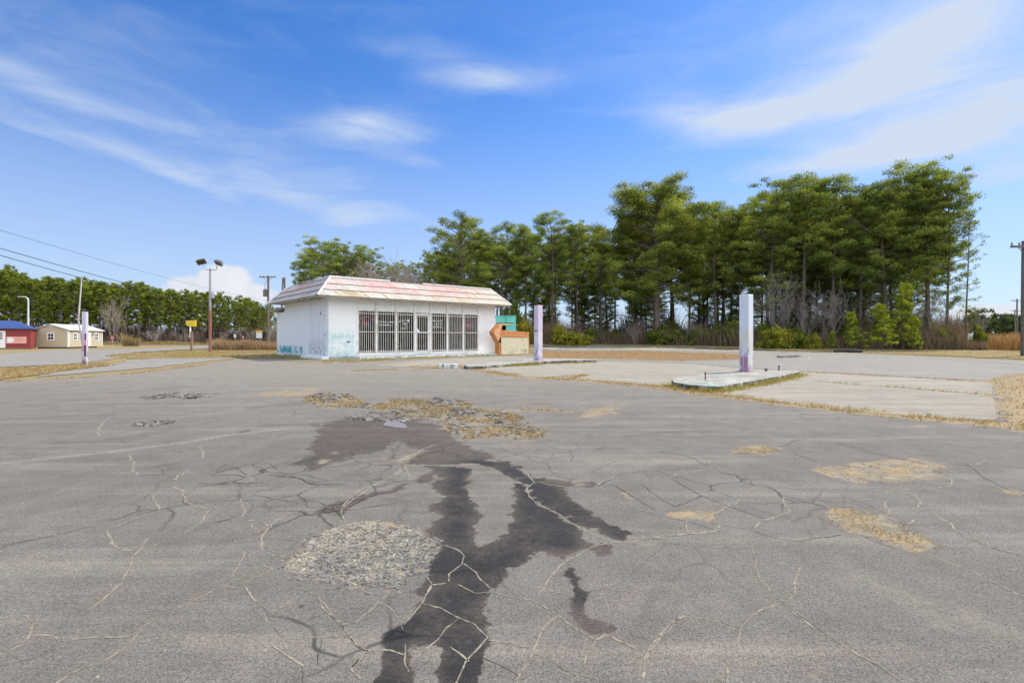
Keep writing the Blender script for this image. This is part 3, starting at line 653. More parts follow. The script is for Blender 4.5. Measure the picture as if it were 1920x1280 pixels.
M_CONCB = simple('slab_concrete', (.42, .41, .38), .9, .2, 4, grime=((.12, .13, .11), .75), bump=.2)

# floor slab and steps
mb = MB(); mb.box(-.02, W_ + .02, 0, D_, -.1, ZF); mb.build('floor_slab', M_CONCB, store)
m, t, b = new_mat('flaking_kerb'); o_ = t.obj()
cc = t.mix(t.rng(t.noise(o_, 7, 6, .7), .44, .52), (.40, .40, .38), (.66, .66, .64)); cc = t.mix(t.rng(t.noise(t.mapping(o_, loc=(4, 2, 1)), 3.5, 5, .7), .54, .60, 0, .85), cc, (.07, .26, .24)); cc = t.mix(t.rng(t.noise(t.mapping(o_, loc=(9, 2, 5)), 11, 5, .7), .56, .60), cc, (.03, .032, .03))
t.put(b.inputs['Base Color'], cc); b.inputs['Roughness'].default_value = .9; t.put(b.inputs['Normal'], t.bump(t.noise(o_, 18, 5), .5, .02)); M_FLAKE = m
mb = MB(); mb.box(1.2, 10.9, -.95, -.003, -.05, .10); bevel(mb.build('walkway', M_FLAKE, store), .02)
mb = MB(); mb.box(-.38, -.024, -.12, 3.0, -.05, .13); bevel(mb.build('side_step', M_WHITE, store), .02)

XW = [1.49, 2.52, 3.66, 4.79, 5.79, 6.91, 8.03, 9.13]
mb = MB(); mb.box(0, XW[0] - .05, 0, .2, ZF, ZW); mb.build('front_wall', M_WF, store)
mb = MB(); mb.box(XW[-1] + .05, W_, 0, .2, ZF, ZW); mb.build('front_wall', M_WF, store)
mb = MB(); mb.box(0, .2, .203, D_, ZF, ZW); mb.build('side_wall', M_WS, store)
mb = MB(); mb.box(W_ - .2, W_, .203, D_, ZF, ZW); mb.build('side_wall', M_WS, store)
mb = MB(); mb.box(.203, W_ - .203, D_ - .2, D_, ZF, ZW); mb.build('rear_wall', M_WF, store)
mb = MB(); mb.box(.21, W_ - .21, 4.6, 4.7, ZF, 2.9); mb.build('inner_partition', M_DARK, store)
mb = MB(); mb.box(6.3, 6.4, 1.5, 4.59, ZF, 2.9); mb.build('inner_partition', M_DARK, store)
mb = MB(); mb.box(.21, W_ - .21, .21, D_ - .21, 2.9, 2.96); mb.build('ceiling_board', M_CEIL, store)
mb = MB(); mb.box(.21, W_ - .21, .21, 4.59, ZF + .003, ZF + .02); mb.build('inside_floor', simple('lino_floor', (.10, .10, .095), .6, .4, 2.5, grime=((.24, .24, .23), .6)), store)
# annex at the back
mb = MB(); mb.box(.02, 3.4, D_ + .003, D_ + 1.6, 0, 2.62); mb.build('annex_wall', M_WS, store)
mb = MB(); mb.prism([(D_ - .05, 2.86), (D_ + 1.9, 2.70), (D_ + 1.9, 2.64), (D_ - .05, 2.80)], -.45, 3.6, 'x'); mb.build('annex_roof', simple('weathered_metal', (.40, .41, .40), .5, .3, 5, grime=((.14, .13, .11), .8)), store)

# boarded side door and the boards above it
M_BOARD = None
m, t, b = new_mat('painted_plywood'); o_ = t.obj(); x, y, z = t.sep(o_)
cc = t.mix(t.rng(t.noise(t.mapping(o_, scale=(8, 8, .5)), 1, 5, .6), .35, .7), (.80, .80, .80), (.70, .705, .71))
pk = t.math('MULTIPLY', t.rng(t.noise(t.mapping(o_, scale=(1, 3.2, .8)), 6, 6, .72), .50, .56), t.rng(z, .25, 1.15, 1.0, 0)); cc = t.mix(pk, cc, (.075, .07, .065))
t.put(b.inputs['Base Color'], cc); b.inputs['Roughness'].default_value = .8; M_BOARD = m
M_SEAM = simple('seam_dark_grey', (.10, .10, .10), 1, .4, 8)  # plain dark grey for hinges, seam strips and bolt holes
def board(y0, y1, z0, z1, th=.022):
    mb = MB(); mb.box(-th, -.003, y0, y1, z0, z1); return bevel(mb.build('boarded_panel', M_BOARD, store), .004, 1)
board(.30, 1.02, .19, 2.44); board(1.035, 1.62, .19, 2.44, .018); board(1.635, 2.87, .19, 2.44, .014)
board(.30, .95, 2.46, 3.02, .016); board(.965, 1.75, 2.46, 3.02, .020); board(1.765, 2.87, 2.46, 3.02, .013)
for q in ((.33, .50, 2.14, 2.17), (.33, .50, 1.20, 1.23), (.96, 1.01, 2.2, 2.36)):
    mb = MB(); mb.box(-.045, -.024, *q); mb.build('hinge', M_SEAM, store)

# shop windows: seven bays, the fourth is the door
def glass_mat(name, tint, gloss=.10):
    m = bpy.data.materials.new(name); m.use_nodes = True; t = NT(m.node_tree); m.node_tree.nodes.clear()
    out = t.node('ShaderNodeOutputMaterial'); tr = t.node('ShaderNodeBsdfTransparent'); gl = t.node('ShaderNodeBsdfGlossy'); df = t.node('ShaderNodeBsdfDiffuse')
    mx = t.node('ShaderNodeMixShader'); mx2 = t.node('ShaderNodeMixShader'); fr = t.node('ShaderNodeFresnel'); fr.inputs[0].default_value = 1.30
    tr.inputs[0].default_value = (*tint, 1); gl.inputs['Roughness'].default_value = .03; df.inputs[0].default_value = (.5, .48, .45, 1)
    t.put(mx2.inputs[0], t.rng(t.noise(t.obj(), 3, 5, .7), .45, .75, .004, .05))
    t.l.new(tr.outputs[0], mx2.inputs[1]); t.l.new(df.outputs[0], mx2.inputs[2])
    t.put(mx.inputs[0], t.math('ADD', fr.outputs[0], gloss - .04, clamp=True)); t.l.new(mx2.outputs[0], mx.inputs[1]); t.l.new(gl.outputs[0], mx.inputs[2])
    t.l.new(mx.outputs[0], out.inputs[0]); return m
M_GLASS = glass_mat('dusty_shop_glass', (.58, .57, .56), .035)
M_LETTER = simple('window_lettering', (.80, .80, .76), .6, .05)
M_RED = simple('red_sign_tube', (.55, .06, .10), .4, .2); M_BLUE = simple('blue_sign_tube', (.13, .17, .38), .4, .2)
ZS, ZH = .30, 2.44      # glass sill and head
rgw = random.Random(4)
def strokes(mb, x0, x1, z0, z1, y, dens=9):
    """a line of small lettering too worn to read: upright and level strokes"""
    x = x0
    while x < x1 - .02:
        wd = rgw.uniform(.03, .055); k = rgw.random()
        mb.box(x, x + .022, y, y + .004, z0, z1 - (0 if k > .4 else (z1 - z0) * .3))
        if k > .25: mb.box(x + .023, x + wd, y, y + .004, z1 - .024, z1 - .001) if k > .6 else mb.box(x + .023, x + wd, y, y + .004, (z0 + z1) / 2 - .012, (z0 + z1) / 2 + .012)
        if k < .7: mb.box(x + .023, x + wd, y, y + .004, z0, z0 + .022)
        x += wd + (.02 if rgw.random() > .2 else .05)
for i in range(7):
    a, c_ = XW[i], XW[i + 1]; door = i == 3
    pw = .05
    root = None
    mb = MB()
    # each bay owns its left post, its head and its sill; the last owns the right post too
    mb.box(a - pw, a + pw, -.03, .17, .12, ZW - .003)
    if i == 6: mb.box(c_ - pw, c_ + pw, -.03, .17, .12, ZW - .003)
    mb.box(a + pw, c_ - pw, 0, .15, ZH, ZH + .09)
    if not door: mb.box(a + pw, c_ - pw, -.01, .16, .12, ZS)
    else: mb.box(a + pw, c_ - pw, 0, .16, .12, .16)
    root = mb.build('door_frame' if door else 'window', M_TRIM, store)
    mb = MB(); mb.box(a + pw + .002, c_ - pw - .002, .05, .08, ZH + .092, ZW - .01); mb.build('transom_panel', M_WHITE, store)
    if not door:
        mb = MB(); mb.box(a + pw + .002, c_ - pw - .002, .09, .096, ZS + .002, ZH - .002); mb.build('window_pane', M_GLASS, root)
        mb = MB()
        n = 8 if i != 5 else 9
        for k in range(n):
            x = a + pw + .06 + (c_ - a - 2 * pw - .12) * k / (n - 1)
            mb.tube([(x, -.04, ZS - .06), (x, -.04, ZH - .01)], .013, 5)
        for zz in (.36, 1.36, 2.31): mb.box(a - .02, c_ + .02, -.072, -.054, zz - .016, zz + .016)
        mb.build('security_bars', M_BAR, root)
    else:
        d0, d1 = a + pw + .01, c_ - pw - .01
        dr = MB()
        dr.box(d0, d0 + .07, .02, .07, .18, 2.40); dr.box(d1 - .09, d1, .02, .07, .18, 2.40); dr.box(d0 + .07, d1 - .09, .02, .07, 2.30, 2.40); dr.box(d0 + .07, d1 - .09, .02, .07, .18, .36)
        dr = dr.build('door', M_TRIM, store)
        mb = MB(); mb.box(d0 + .071, d1 - .091, .04, .046, .362, 2.298); mb.build('door_pane', M_GLASS, dr)
        mb = MB()
        for k in range(6):
            x = d0 + .10 + (d1 - d0 - .24) * k / 5; mb.tube([(x, -.02, .30), (x, -.02, 2.34)], .013, 5)
        for zz in (.34, 2.24): mb.box(d0 + .02, d1 - .02, -.052, -.034, zz - .014, zz + .014)
        mb.build('security_bars', M_BAR, dr)
        mb = MB(); mb.box(d0 + .03, d1 - .03, -.07, .015, 1.33, 1.38); mb.build('push_bar', M_WHITE, dr)
        mb = MB(); mb.box(d0 + .0, d0 + .16, -.09, -.055, 1.385, 1.47); mb.box(d0 - .0, d0 + .10, -.09, -.055, 1.472, 1.545); mb.build('lock_plate', simple('bright_lock', (.85, .87, .9), .4, .03), dr)
    # lettering on the inside of the panes
    yl = .080
    if i == 1:
        mb = MB(); strokes(mb, a + .10, c_ - .12, 1.86, 1.94, yl); strokes(mb, a + .22, c_ - .25, 1.70, 1.77, yl); mb.build('window_lettering', M_LETTER, root)
    if i == 2:
        mb = MB(); strokes(mb, a + .30, c_ - .38, 1.96, 2.02, yl); mb.box(a + .22, a + .27, yl, yl + .004, 1.90, 1.97); mb.box(c_ - .40, c_ - .32, yl, yl + .004, 1.92, 2.06); mb.box(a + .46, a + .60, yl, yl + .004, 1.80, 1.86); mb.box(a + .62, a + .70, yl, yl + .004, 1.79, 1.84)
        strokes(mb, a + .55, c_ - .42, 1.66, 1.72, yl); strokes(mb, a + .34, c_ - .40, 1.54, 1.60, yl); mb.build('window_lettering', M_LETTER, root)
    if i == 4:
        mb = MB(); strokes(mb, a + .16, c_ - .30, 1.98, 2.07, yl); strokes(mb, a + .28, a + .58, 1.82, 1.88, yl); strokes(mb, a + .66, c_ - .36, 1.80, 1.88, yl); strokes(mb, a + .20, c_ - .30, 1.64, 1.72, yl); mb.build('window_lettering', M_LETTER, root)
    if i in (0, 6):
        q0 = a + .10 if i == 0 else a + .14
        mb = MB()
        arc = [(q0 + .0, yl - .02, 1.82), (q0 + .05, yl - .02, 1.98), (q0 + .2, yl - .02, 2.08), (q0 + .45, yl - .02, 2.12), (q0 + .62, yl - .02, 2.10)]
        mb.tube(arc, .020, 5)
        mb.tube([(q0 + .16, yl - .02, 1.66), (q0 + .20, yl - .02, 1.92), (q0 + .30, yl - .02, 1.88), (q0 + .18, yl - .02, 1.76), (q0 + .36, yl - .02, 1.66)], .026, 5)
        mb.tube([(q0 + .40, yl - .02, 1.66), (q0 + .33, yl - .02, 1.80), (q0 + .42, yl - .02, 1.92), (q0 + .46, yl - .02, 1.78), (q0 + .36, yl - .02, 1.72)], .024, 5)
        mb.tube([(q0 + .66, yl - .02, 1.98), (q0 + .74, yl - .02, 2.08), (q0 + .80, yl - .02, 1.92), (q0 + .84, yl - .02, 2.04)], .020, 5)
        mb.build('red_lettering', M_RED, root)
        mb = MB(); mb.tube([(q0 + .52, yl - .02, 2.0), (q0 + .50, yl - .02, 1.6), (q0 + .60, yl - .02, 1.78), (q0 + .66, yl - .02, 1.55)], .020, 5); mb.build('blue_lettering', M_BLUE, root)

# what shows inside
def loc2w(x, y, z): return Vector((BX + x * cos(BR) - y * sin(BR), BY + x * sin(BR) + y * cos(BR), z))
M_PLASTIC = simple('white_plastic', (.80, .79, .76), .45, .06)
ch = empty('plastic_chair', loc2w(3.96, .46, ZF + .02), 'white plastic garden chair standing inside the third shop window', 'chair', BR + radians(62))
mb = MB(); mb.box(-.24, .24, -.23, .23, .42, .45); bevel(mb.build('seat', M_PLASTIC, ch), .012)
mb = MB()
for k in range(6):
    x = -.2 + k * .08; top = .86 - .9 * x * x * 1.6; mb.prism([(x - .024, .452), (x + .024, .452), (x + .024, top), (x - .024, top)], .20, .225, 'y')
mb.prism([(-.235, .74), (-.12, .875), (.12, .875), (.235, .74), (.235, .66), (-.235, .66)], .226, .25, 'y'); mb.build('backrest', M_PLASTIC, ch)
for sx in (-1, 1):
    mb = MB(); mb.tube([(sx * .26, .22, .66), (sx * .27, 0, .65), (sx * .27, -.2, .64), (sx * .25, -.23, .452)], .020, 6); mb.build('armrest', M_PLASTIC, ch)
    for sy in (-1, 1):
        mb = MB(); mb.tube([(sx * .21, sy * .2, .42), (sx * .25, sy * .25, 0)], [.028, .02], 6); mb.build('leg', M_PLASTIC, ch)
mb = MB(); pts = [(2.62 + .9 * k / 24, .42 + .05 * sin(k * 1.9)) for k in range(25)]
for k in range(24):
    (xa, ya), (xb, yb) = pts[k], pts[k + 1]; mb.add([(xa, ya, .25), (xb, yb, .25), (xb, yb, 2.3), (xa, ya, 2.3), (xa, ya + .012, .25), (xb, yb + .012, .25), (xb, yb + .012, 2.3), (xa, ya + .012, 2.3)], [(0, 1, 2, 3), (5, 4, 7, 6), (3, 2, 6, 7), (4, 5, 1, 0)])
dr_ = mb.build('reflection_sheet', simple('grey_blue_reflection', (.17, .20, .24), .9, .3, 2.0, grime=((.33, .34, .36), .5)))  # folded sheet coloured grey blue in place of a reflection in the glass
dr_.location = (BX, BY, 0); dr_.rotation_euler = (0, 0, BR); tag(dr_, 'grey blue folded sheet standing in for a reflection in the second shop window', 'reflection sheet')
mb = MB(); mb.box(6.95, 9.6, 1.9, 2.6, ZF + .02, 1.02); mb.box(6.9, 9.65, 1.85, 2.65, 1.02, 1.07)
ct = mb.build('shop_counter', simple('counter_board', (.20, .17, .14), .7, .3, 3)); ct.location = (BX, BY, 0); ct.rotation_euler = (0, 0, BR); tag(ct, 'low brown serving counter inside behind the right hand shop windows', 'counter')

# mansard roof
m, t, b = new_mat('weathered_shingles'); o_ = t.obj(); x, y, z = t.sep(o_)
al = t.math('ADD', x, t.math('MULTIPLY', y, .83))
br = t.node('ShaderNodeTexBrick'); t.put(br.inputs['Vector'], t.comb(al, t.math('MULTIPLY', t.math('SUBTRACT', z, 3.0), 1.0), 0)); br.inputs['Scale'].default_value = 1
br.inputs['Brick Width'].default_value = .21; br.inputs['Row Height'].default_value = .345; br.inputs['Mortar Size'].default_value = .006; br.inputs['Bias'].default_value = 0
br.inputs['Color1'].default_value = (0, 0, 0, 1); br.inputs['Color2'].default_value = (1, 1, 1, 1); br.inputs['Mortar'].default_value = (.4, .4, .4, 1)
pick = t.sep(br.outputs[0])[0]
sidef = t.rng(x, .0, -.12, 0, 1)
row = t.math('FLOOR', t.math('DIVIDE', t.math('SUBTRACT', z, 3.08), .325))
patch = t.noise(t.comb(al, t.math('MULTIPLY', row, 3.7), 0), .55, 3, .5)
patch = t.math('ADD', patch, t.math('MULTIPLY', t.math('SUBTRACT', pick, .5), .16))
streak = t.noise(t.mapping(t.comb(al, z, 0), rot=(0, 0, radians(14)), scale=(17, 2.6, 1)), 1, 4, .6)
red = t.mix(pick, (.41, .165, .155), (.50, .32, .295)); ochre = t.mix(pick, (.32, .225, .12), (.42, .33, .21)); white = t.mix(pick, (.33, .305, .27), (.50, .47, .43)); grey = t.mix(pick, (.24, .225, .23), (.38, .36, .36))
top = t.rng(row, .5, 1.5, 0, 1)
cc = t.mix(t.rng(patch, .44, .50), white, red)                                   # upper courses: red patches on white
cc = t.mix(t.math('MULTIPLY', t.rng(al, 5.5, 6.5), t.rng(patch, .40, .52, .7, 0)), cc, ochre)
low = t.mix(t.rng(patch, .46, .52), t.mix(t.rng(al, 2.6, 4.2), ochre, white), t.mix(t.rng(al, 2.6, 4.2), white, ochre))
cc = t.mix(t.rng(row, .2, .8, 1, 0), cc, low)
cc = t.mix(t.math('MULTIPLY', t.rng(al, 8.0, 10.0), .7), cc, t.mix(pick, (.38, .33, .23), (.50, .45, .36)))
cc = t.mix(t.math('MULTIPLY', sidef, t.rng(row, 1.2, .2, .15, .8)), cc, grey)
cc = t.mix(t.rng(streak, .50, .62, 0, .7), cc, white)
cc = t.mix(t.rng(streak, .40, .30, 0, .3), cc, (.25, .20, .17))
cc = t.mix(t.rng(t.noise(o_, 4.5, 6, .75), .47, .60, 0, .6), cc, (.43, .40, .365))
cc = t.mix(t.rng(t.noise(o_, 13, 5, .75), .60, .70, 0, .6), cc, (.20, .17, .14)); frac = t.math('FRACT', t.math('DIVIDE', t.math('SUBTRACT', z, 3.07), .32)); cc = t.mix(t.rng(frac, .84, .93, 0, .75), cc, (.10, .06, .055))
t.put(b.inputs['Base Color'], cc); b.inputs['Roughness'].default_value = .85; t.put(b.inputs['Normal'], t.bump(streak, .35, .02)); M_SHINGLE = m
EX0, EX1, EY0, EY1 = -.75, W_ + .62, -.75, D_ + .75
def ring(ins, z): return [(EX0 + ins, EY0 + ins, z), (EX1 - ins, EY0 + ins, z), (EX1 - ins, EY1 - ins, z), (EX0 + ins, EY1 - ins, z)]
Z0, Z1, RUN = 3.10, 4.06, .88
mb = MB(); NC = 3
for c_i in range(NC):
    f0, f1 = c_i / NC, (c_i + 1) / NC
    za, zb = Z0 + (Z1 - Z0) * f0, Z0 + (Z1 - Z0) * f1
    lo = ring(RUN * f0 - .075, za - .03); hi = ring(RUN * f1 - .005, zb + .005); un = ring(RUN * f0 + .06, za - .028)
    # subdivide along the sides so that the butt edge is a little uneven
    for k in range(4):
        A, B = np.array(lo[k]), np.array(lo[(k + 1) % 4]); C_, D2 = np.array(hi[k]), np.array(hi[(k + 1) % 4]); U, V = np.array(un[k]), np.array(un[(k + 1) % 4])
        n = int(np.linalg.norm(B - A) / .105); s_ = np.linspace(0, 1, n + 1)[:, None]
        drop = (RNG.random(n + 1) - .5) * .022; drop[0] = drop[-1] = 0
        p = A + (B - A) * s_; p[:, 2] += drop; q = C_ + (D2 - C_) * s_; r_ = U + (V - U) * s_
        i_ = np.arange(n)
        mb.add(np.concatenate([p, q, r_]), np.concatenate([np.stack([i_, i_ + 1, n + 1 + i_ + 1, n + 1 + i_], 1), np.stack([2 * n + 2 + i_, 2 * n + 3 + i_, i_ + 1, i_], 1)]))
roof = mb.build('roof', M_SHINGLE, store)
# corner hips: pale ridge strips
for k in range(4):
    a_, b_ = ring(-.05, Z0 - .01)[k], ring(RUN - .01, Z1)[k]; mb = MB(); mb.tube([a_, b_], .045, 6); mb.build('hip_cap', M_TRIM, roof)
cap = ring(RUN - .03, Z1 + .0); capi = ring(RUN + .10, Z1)
mb = MB(); mbd = MB()
def capbar(m_, x0, x1, y0, y1, dz=.075): m_.box(x0, x1, y0, y1, Z1 + .006, Z1 + dz)
X0, X1, Y0, Y1 = EX0 + RUN - .03, EX1 - RUN + .03, EY0 + RUN - .03, EY1 - RUN + .03
capbar(mb, X0, 3.35, Y0, Y0 + .13); capbar(mb, 5.35, X1, Y0, Y0 + .13, .06); capbar(mb, X0, X0 + .13, Y0 + .131, Y0 + 2.2, .06); capbar(mb, X1 - .13, X1, Y0 + .131, Y1)
mb.build('roof_cap', M_WHITE, roof)
capbar(mbd, 3.353, 5.347, Y0 + .02, Y0 + .12, .05); mbd.build('bare_batten', simple('tar_batten', (.05, .045, .04), .9, .3), roof)
mb = MB(); v = [(X0 + .05, Y0 + .12, Z1 - .02), (X1 - .05, Y0 + .12, Z1 - .02), (X1 - .05, Y1 - .05, Z1 - .02), (X0 + .05, Y1 - .05, Z1 - .02), (2.2, 2.9, Z1 + .16), (W_ - 2, 2.9, Z1 + .10)]
mb.add(v, [(0, 1, 5, 4), (1, 2, 5), (2, 3, 4, 5), (3, 0, 4)]); mb.build('roof_deck', simple('mossy_felt', (.20, .21, .19), .95, .3, 2, grime=((.33, .33, .29), .7)), roof)
mb = MB(); mb.box(X0 + .06, X0 + .5, Y0 + 2.5, Y0 + 4.4, Z1 - .01, Z1 + .13); mb.box(X0 + .10, X0 + .3, Y0 + 1.9, Y0 + 2.45, Z1 - .01, Z1 + .20); mb.build('torn_felt', simple('torn_roof_felt', (.27, .29, .26), .95, .35, 5, grime=((.55, .56, .53), .8)), roof)
mb = MB(); mb.box(EX0 + .03, EX1 - .03, EY0 + .03, EY1 - .03, ZW + .003, ZW + .018)
for (q0, q1, r0, r1) in ((EX0 + .02, EX1 - .02, EY0 + .02, EY0 + .06), (EX0 + .02, EX0 + .06, EY0 + .061, EY1 - .02), (EX1 - .06, EX1 - .02, EY0 + .061, EY1 - .02)): mb.box(q0, q1, r0, r1, ZW - .075, ZW + .001)
mb.build('soffit', M_SOFFIT, roof)
mb = MB(); mb.box(1.55, 5.2, -.36, -.16, ZW - .085, ZW - .002); mb.box(5.3, 9.15, -.36, -.16, ZW - .085, ZW - .002); mb.build('soffit_light', simple('light_housing', (.56, .53, .46), .7, .15, 3, grime=((.3, .26, .2), .6)), roof)
mb = MB(); mb.box(-.42, -.18, .9, 3.4, ZW - .10, ZW - .002); mb.build('soffit_light', M_SOFFIT, roof)
# notice board fixed at the right corner
mb = MB(); mb.box(W_ + .003, W_ + .06, -.02, .5, 1.55, 2.30); bevel(mb.build('notice_board', simple('faded_board', (.70, .68, .72), .6, .08, 4, grime=((.30, .33, .48), .5)), store), .004, 1)

# ------------------------------------------------------------------ things beside the store
def along(px, py, z=0.0):
    X, Y = P(px, py, z); return float(X), float(Y)
# arrow sign
ax, ay = along(938.5, 666.2)
arrow = empty('arrow_sign', (ax, ay, 0), 'rusty orange arrow sign with a ribbed cream panel at the right end of the store', 'arrow sign', BR); arrow.scale = (.955, .955, .955)
m, t, b = new_mat('rusty_orange'); o_ = t.obj()
cc = t.mix(t.rng(t.noise(o_, 3, 5, .65), .35, .65), (.46, .17, .05), (.62, .26, .085)); cc = t.mix(t.rng(t.noise(o_, 8, 6, .7), .54, .64, 0, .85), cc, (.20, .065, .03)); cc = t.mix(t.rng(t.noise(o_, 15, 5, .7), .63, .68, 0, .8), cc, (.62, .44, .30))
t.put(b.inputs['Base Color'], cc); b.inputs['Roughness'].default_value = .6; M_ORANGE = m
shape = [(-.62, 1.47), (-.05, 2.0), (.17, 1.92), (.08, 1.60), (2.42, 1.46), (2.42, 1.12), (-.003, 1.16), (-.18, .80)]
mb = MB(); mb.prism(shape, 0, .42, 'y'); bevel(mb.build('arrow', M_ORANGE, arrow), .012, 1)
mb = MB(); mb.prism([(-.54, 1.47), (-.05, 1.93), (.10, 1.87), (-.02, 1.56), (-.10, 1.2), (-.19, .90)], -.012, -.003, 'y'); mb.build('arrow_face', simple('faded_orange', (.68, .36, .19), .6, .15, 6, grime=((.4, .14, .06), .7)), arrow)
mb = MB(); mb.box(0.0, .05, .0, .42, .0, .798); mb.box(2.36, 2.42, 0, .42, .0, 1.118); mb.box(.051, 2.359, .39, .42, .02, 1.118); mb.box(.051, 2.359, .02, .389, .0, .05); mb.box(-.12, -.002, .02, .42, 0.0, .797); mb.build('cabinet', M_ORANGE, arrow)
mb = MB()
n = 30
for k in range(n):
    x0 = .055 + 2.30 * k / n; x1 = .055 + 2.30 * (k + 1) / n; mb.prism([(x0, -.0), (x0 + .012, -.014), (x1 - .012, -.014), (x1, 0)], .055, 1.115, 'z')
mb.build('ribbed_panel', simple('cream_panel', (.66, .59, .42), .6, .10, 4, grime=((.40, .33, .20), .5)), arrow)
mb = MB(); mb.box(1.95, 2.2, -.019, -.016, .14, .40); mb.build('scuff_mark', simple('scuffed_panel', (.38, .33, .25), .8, .5, 25, grime=((.62, .56, .42), .9)), arrow)
# teal booth behind the sign
tx, tY = XA(906, 40.0), 40.0
booth = empty('teal_booth', (tx, tY, 0.02), 'weathered teal wooden booth with a dark opening, beside the right end of the store', 'booth', radians(8))
m, t, b = new_mat('teal_boards'); o_ = t.obj(); x, y, z = t.sep(o_)
cc = t.mix(t.rng(t.noise(o_, 2.3, 5, .6), .35, .7), (.09, .50, .41), (.16, .58, .51)); cc = t.mix(t.rng(t.noise(o_, 7, 5, .7), .55, .66, 0, .8), cc, (.50, .62, .58)); cc = t.mix(t.math('MULTIPLY', t.rng(z, 1.95, 1.8), t.rng(t.noise(o_, 4, 5, .7), .45, .6, 0, .7)), cc, (.10, .40, .50))
t.put(b.inputs['Base Color'], cc); b.inputs['Roughness'].default_value = .7; M_TEAL = m
bw = XA(968, 40) - tx
mb = MB(); mb.box(0, 1.15, 0, .06, 0, 2.74); mb.box(1.15, 1.8, 0, .06, 0, 1.35); mb.box(1.15, 1.8, 0, .06, 2.02, 2.74); mb.box(1.8, bw, 0, .06, 0, 2.74); mb.box(0, .06, .061, 1.9, 0, 2.74); mb.box(bw - .06, bw, .061, 1.9, 0, 2.74); mb.box(.061, bw - .061, 1.84, 1.9, 0, 2.74); mb.build('wall', M_TEAL, booth)
mb = MB(); mb.box(-.03, bw + .03, -.05, 1.95, 2.743, 2.80); mb.build('roof', M_TEAL, booth)
mb = MB(); mb.box(.6, bw - .1, -.035, -.003, 2.20, 2.24); mb.box(1.78, 1.82, -.03, -.003, 2.26, 2.74); mb.build('seam_strip', M_SEAM, booth)
mb = MB(); mb.box(.7, bw - .28, -.05, -.003, 2.06, 2.17); mb.build('yellow_trim', simple('yellow_trim_paint', (.68, .52, .22), .7, .2, 6, grime=((.5, .5, .45), .7)), booth)
mb = MB(); mb.box(1.10, 1.86, -.06, -.003, 1.30, 1.348); mb.build('hatch_shelf', M_TEAL, booth)
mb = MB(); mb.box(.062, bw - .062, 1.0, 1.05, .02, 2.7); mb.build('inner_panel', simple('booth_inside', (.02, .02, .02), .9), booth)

# ------------------------------------------------------------------ pump islands and canopy columns
def island(name, top_px, z, label, cat):
    poly = [tuple(p) for p in PT(top_px, z)]
    mb = MB(); mb.prism(poly, -.06, z); o = mb.build(name, M_ISL); bevel(o, .018, 2); return tag(o, label, cat)
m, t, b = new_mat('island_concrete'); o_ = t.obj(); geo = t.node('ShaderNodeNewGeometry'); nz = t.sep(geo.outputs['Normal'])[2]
cc = t.mix(t.rng(t.noise(o_, 1.6, 6, .65), .35, .68), (.20, .185, .155), (.34, .32, .27)); ed = t.noise(o_, 6, 6, .7)
cc = t.mix(t.math('MULTIPLY', t.rng(ed, .50, .60), t.rng(t.noise(o_, .7, 3), .42, .60, .0, .7)), cc, (.60, .59, .55)); cc = t.mix(t.rng(t.noise(t.mapping(o_, loc=(5, 1, 0)), 3, 5, .7), .60, .66, 0, .7), cc, (.06, .30, .26))
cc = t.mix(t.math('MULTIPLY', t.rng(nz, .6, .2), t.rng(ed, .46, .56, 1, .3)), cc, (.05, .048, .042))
t.put(b.inputs['Base Color'], cc); b.inputs['Roughness'].default_value = .92; t.put(b.inputs['Normal'], t.bump(t.noise(o_, 14, 6, .7), .6, .03)); M_ISL = m
island('pump_island', [(1259, 712), (1264, 716), (1290, 720.5), (1345, 724), (1372, 719.5), (1440, 708), (1498, 697), (1500, 694.8), (1488, 693.8), (1440, 693.4), (1390, 693.6), (1357, 695.4), (1322, 700), (1285, 706), (1264, 709)], .11,
       'low concrete pump island with black chipped kerb under the pale blue column', 'kerb island')
island('pump_island', [(870, 684.5), (876, 686.5), (905, 686), (937, 683), (1000, 678), (1060, 675.5), (1118, 674), (1120, 673), (1060, 671.8), (1010, 671.5), (960, 675), (900, 680), (874, 683)], .10,
       'long thin concrete pump island under the lilac column near the store', 'kerb island')
mb = MB(); kx, ky = along(840, 690); mb.box(-.32, .32, -.12, .12, -.02, .15); o = bevel(mb.build('kerb_block', M_FLAKE), .03, 2); o.location = (kx, ky, 0); o.rotation_euler = (0, 0, .2); tag(o, 'small broken kerb block lying left of the long thin pump island', 'kerb block')

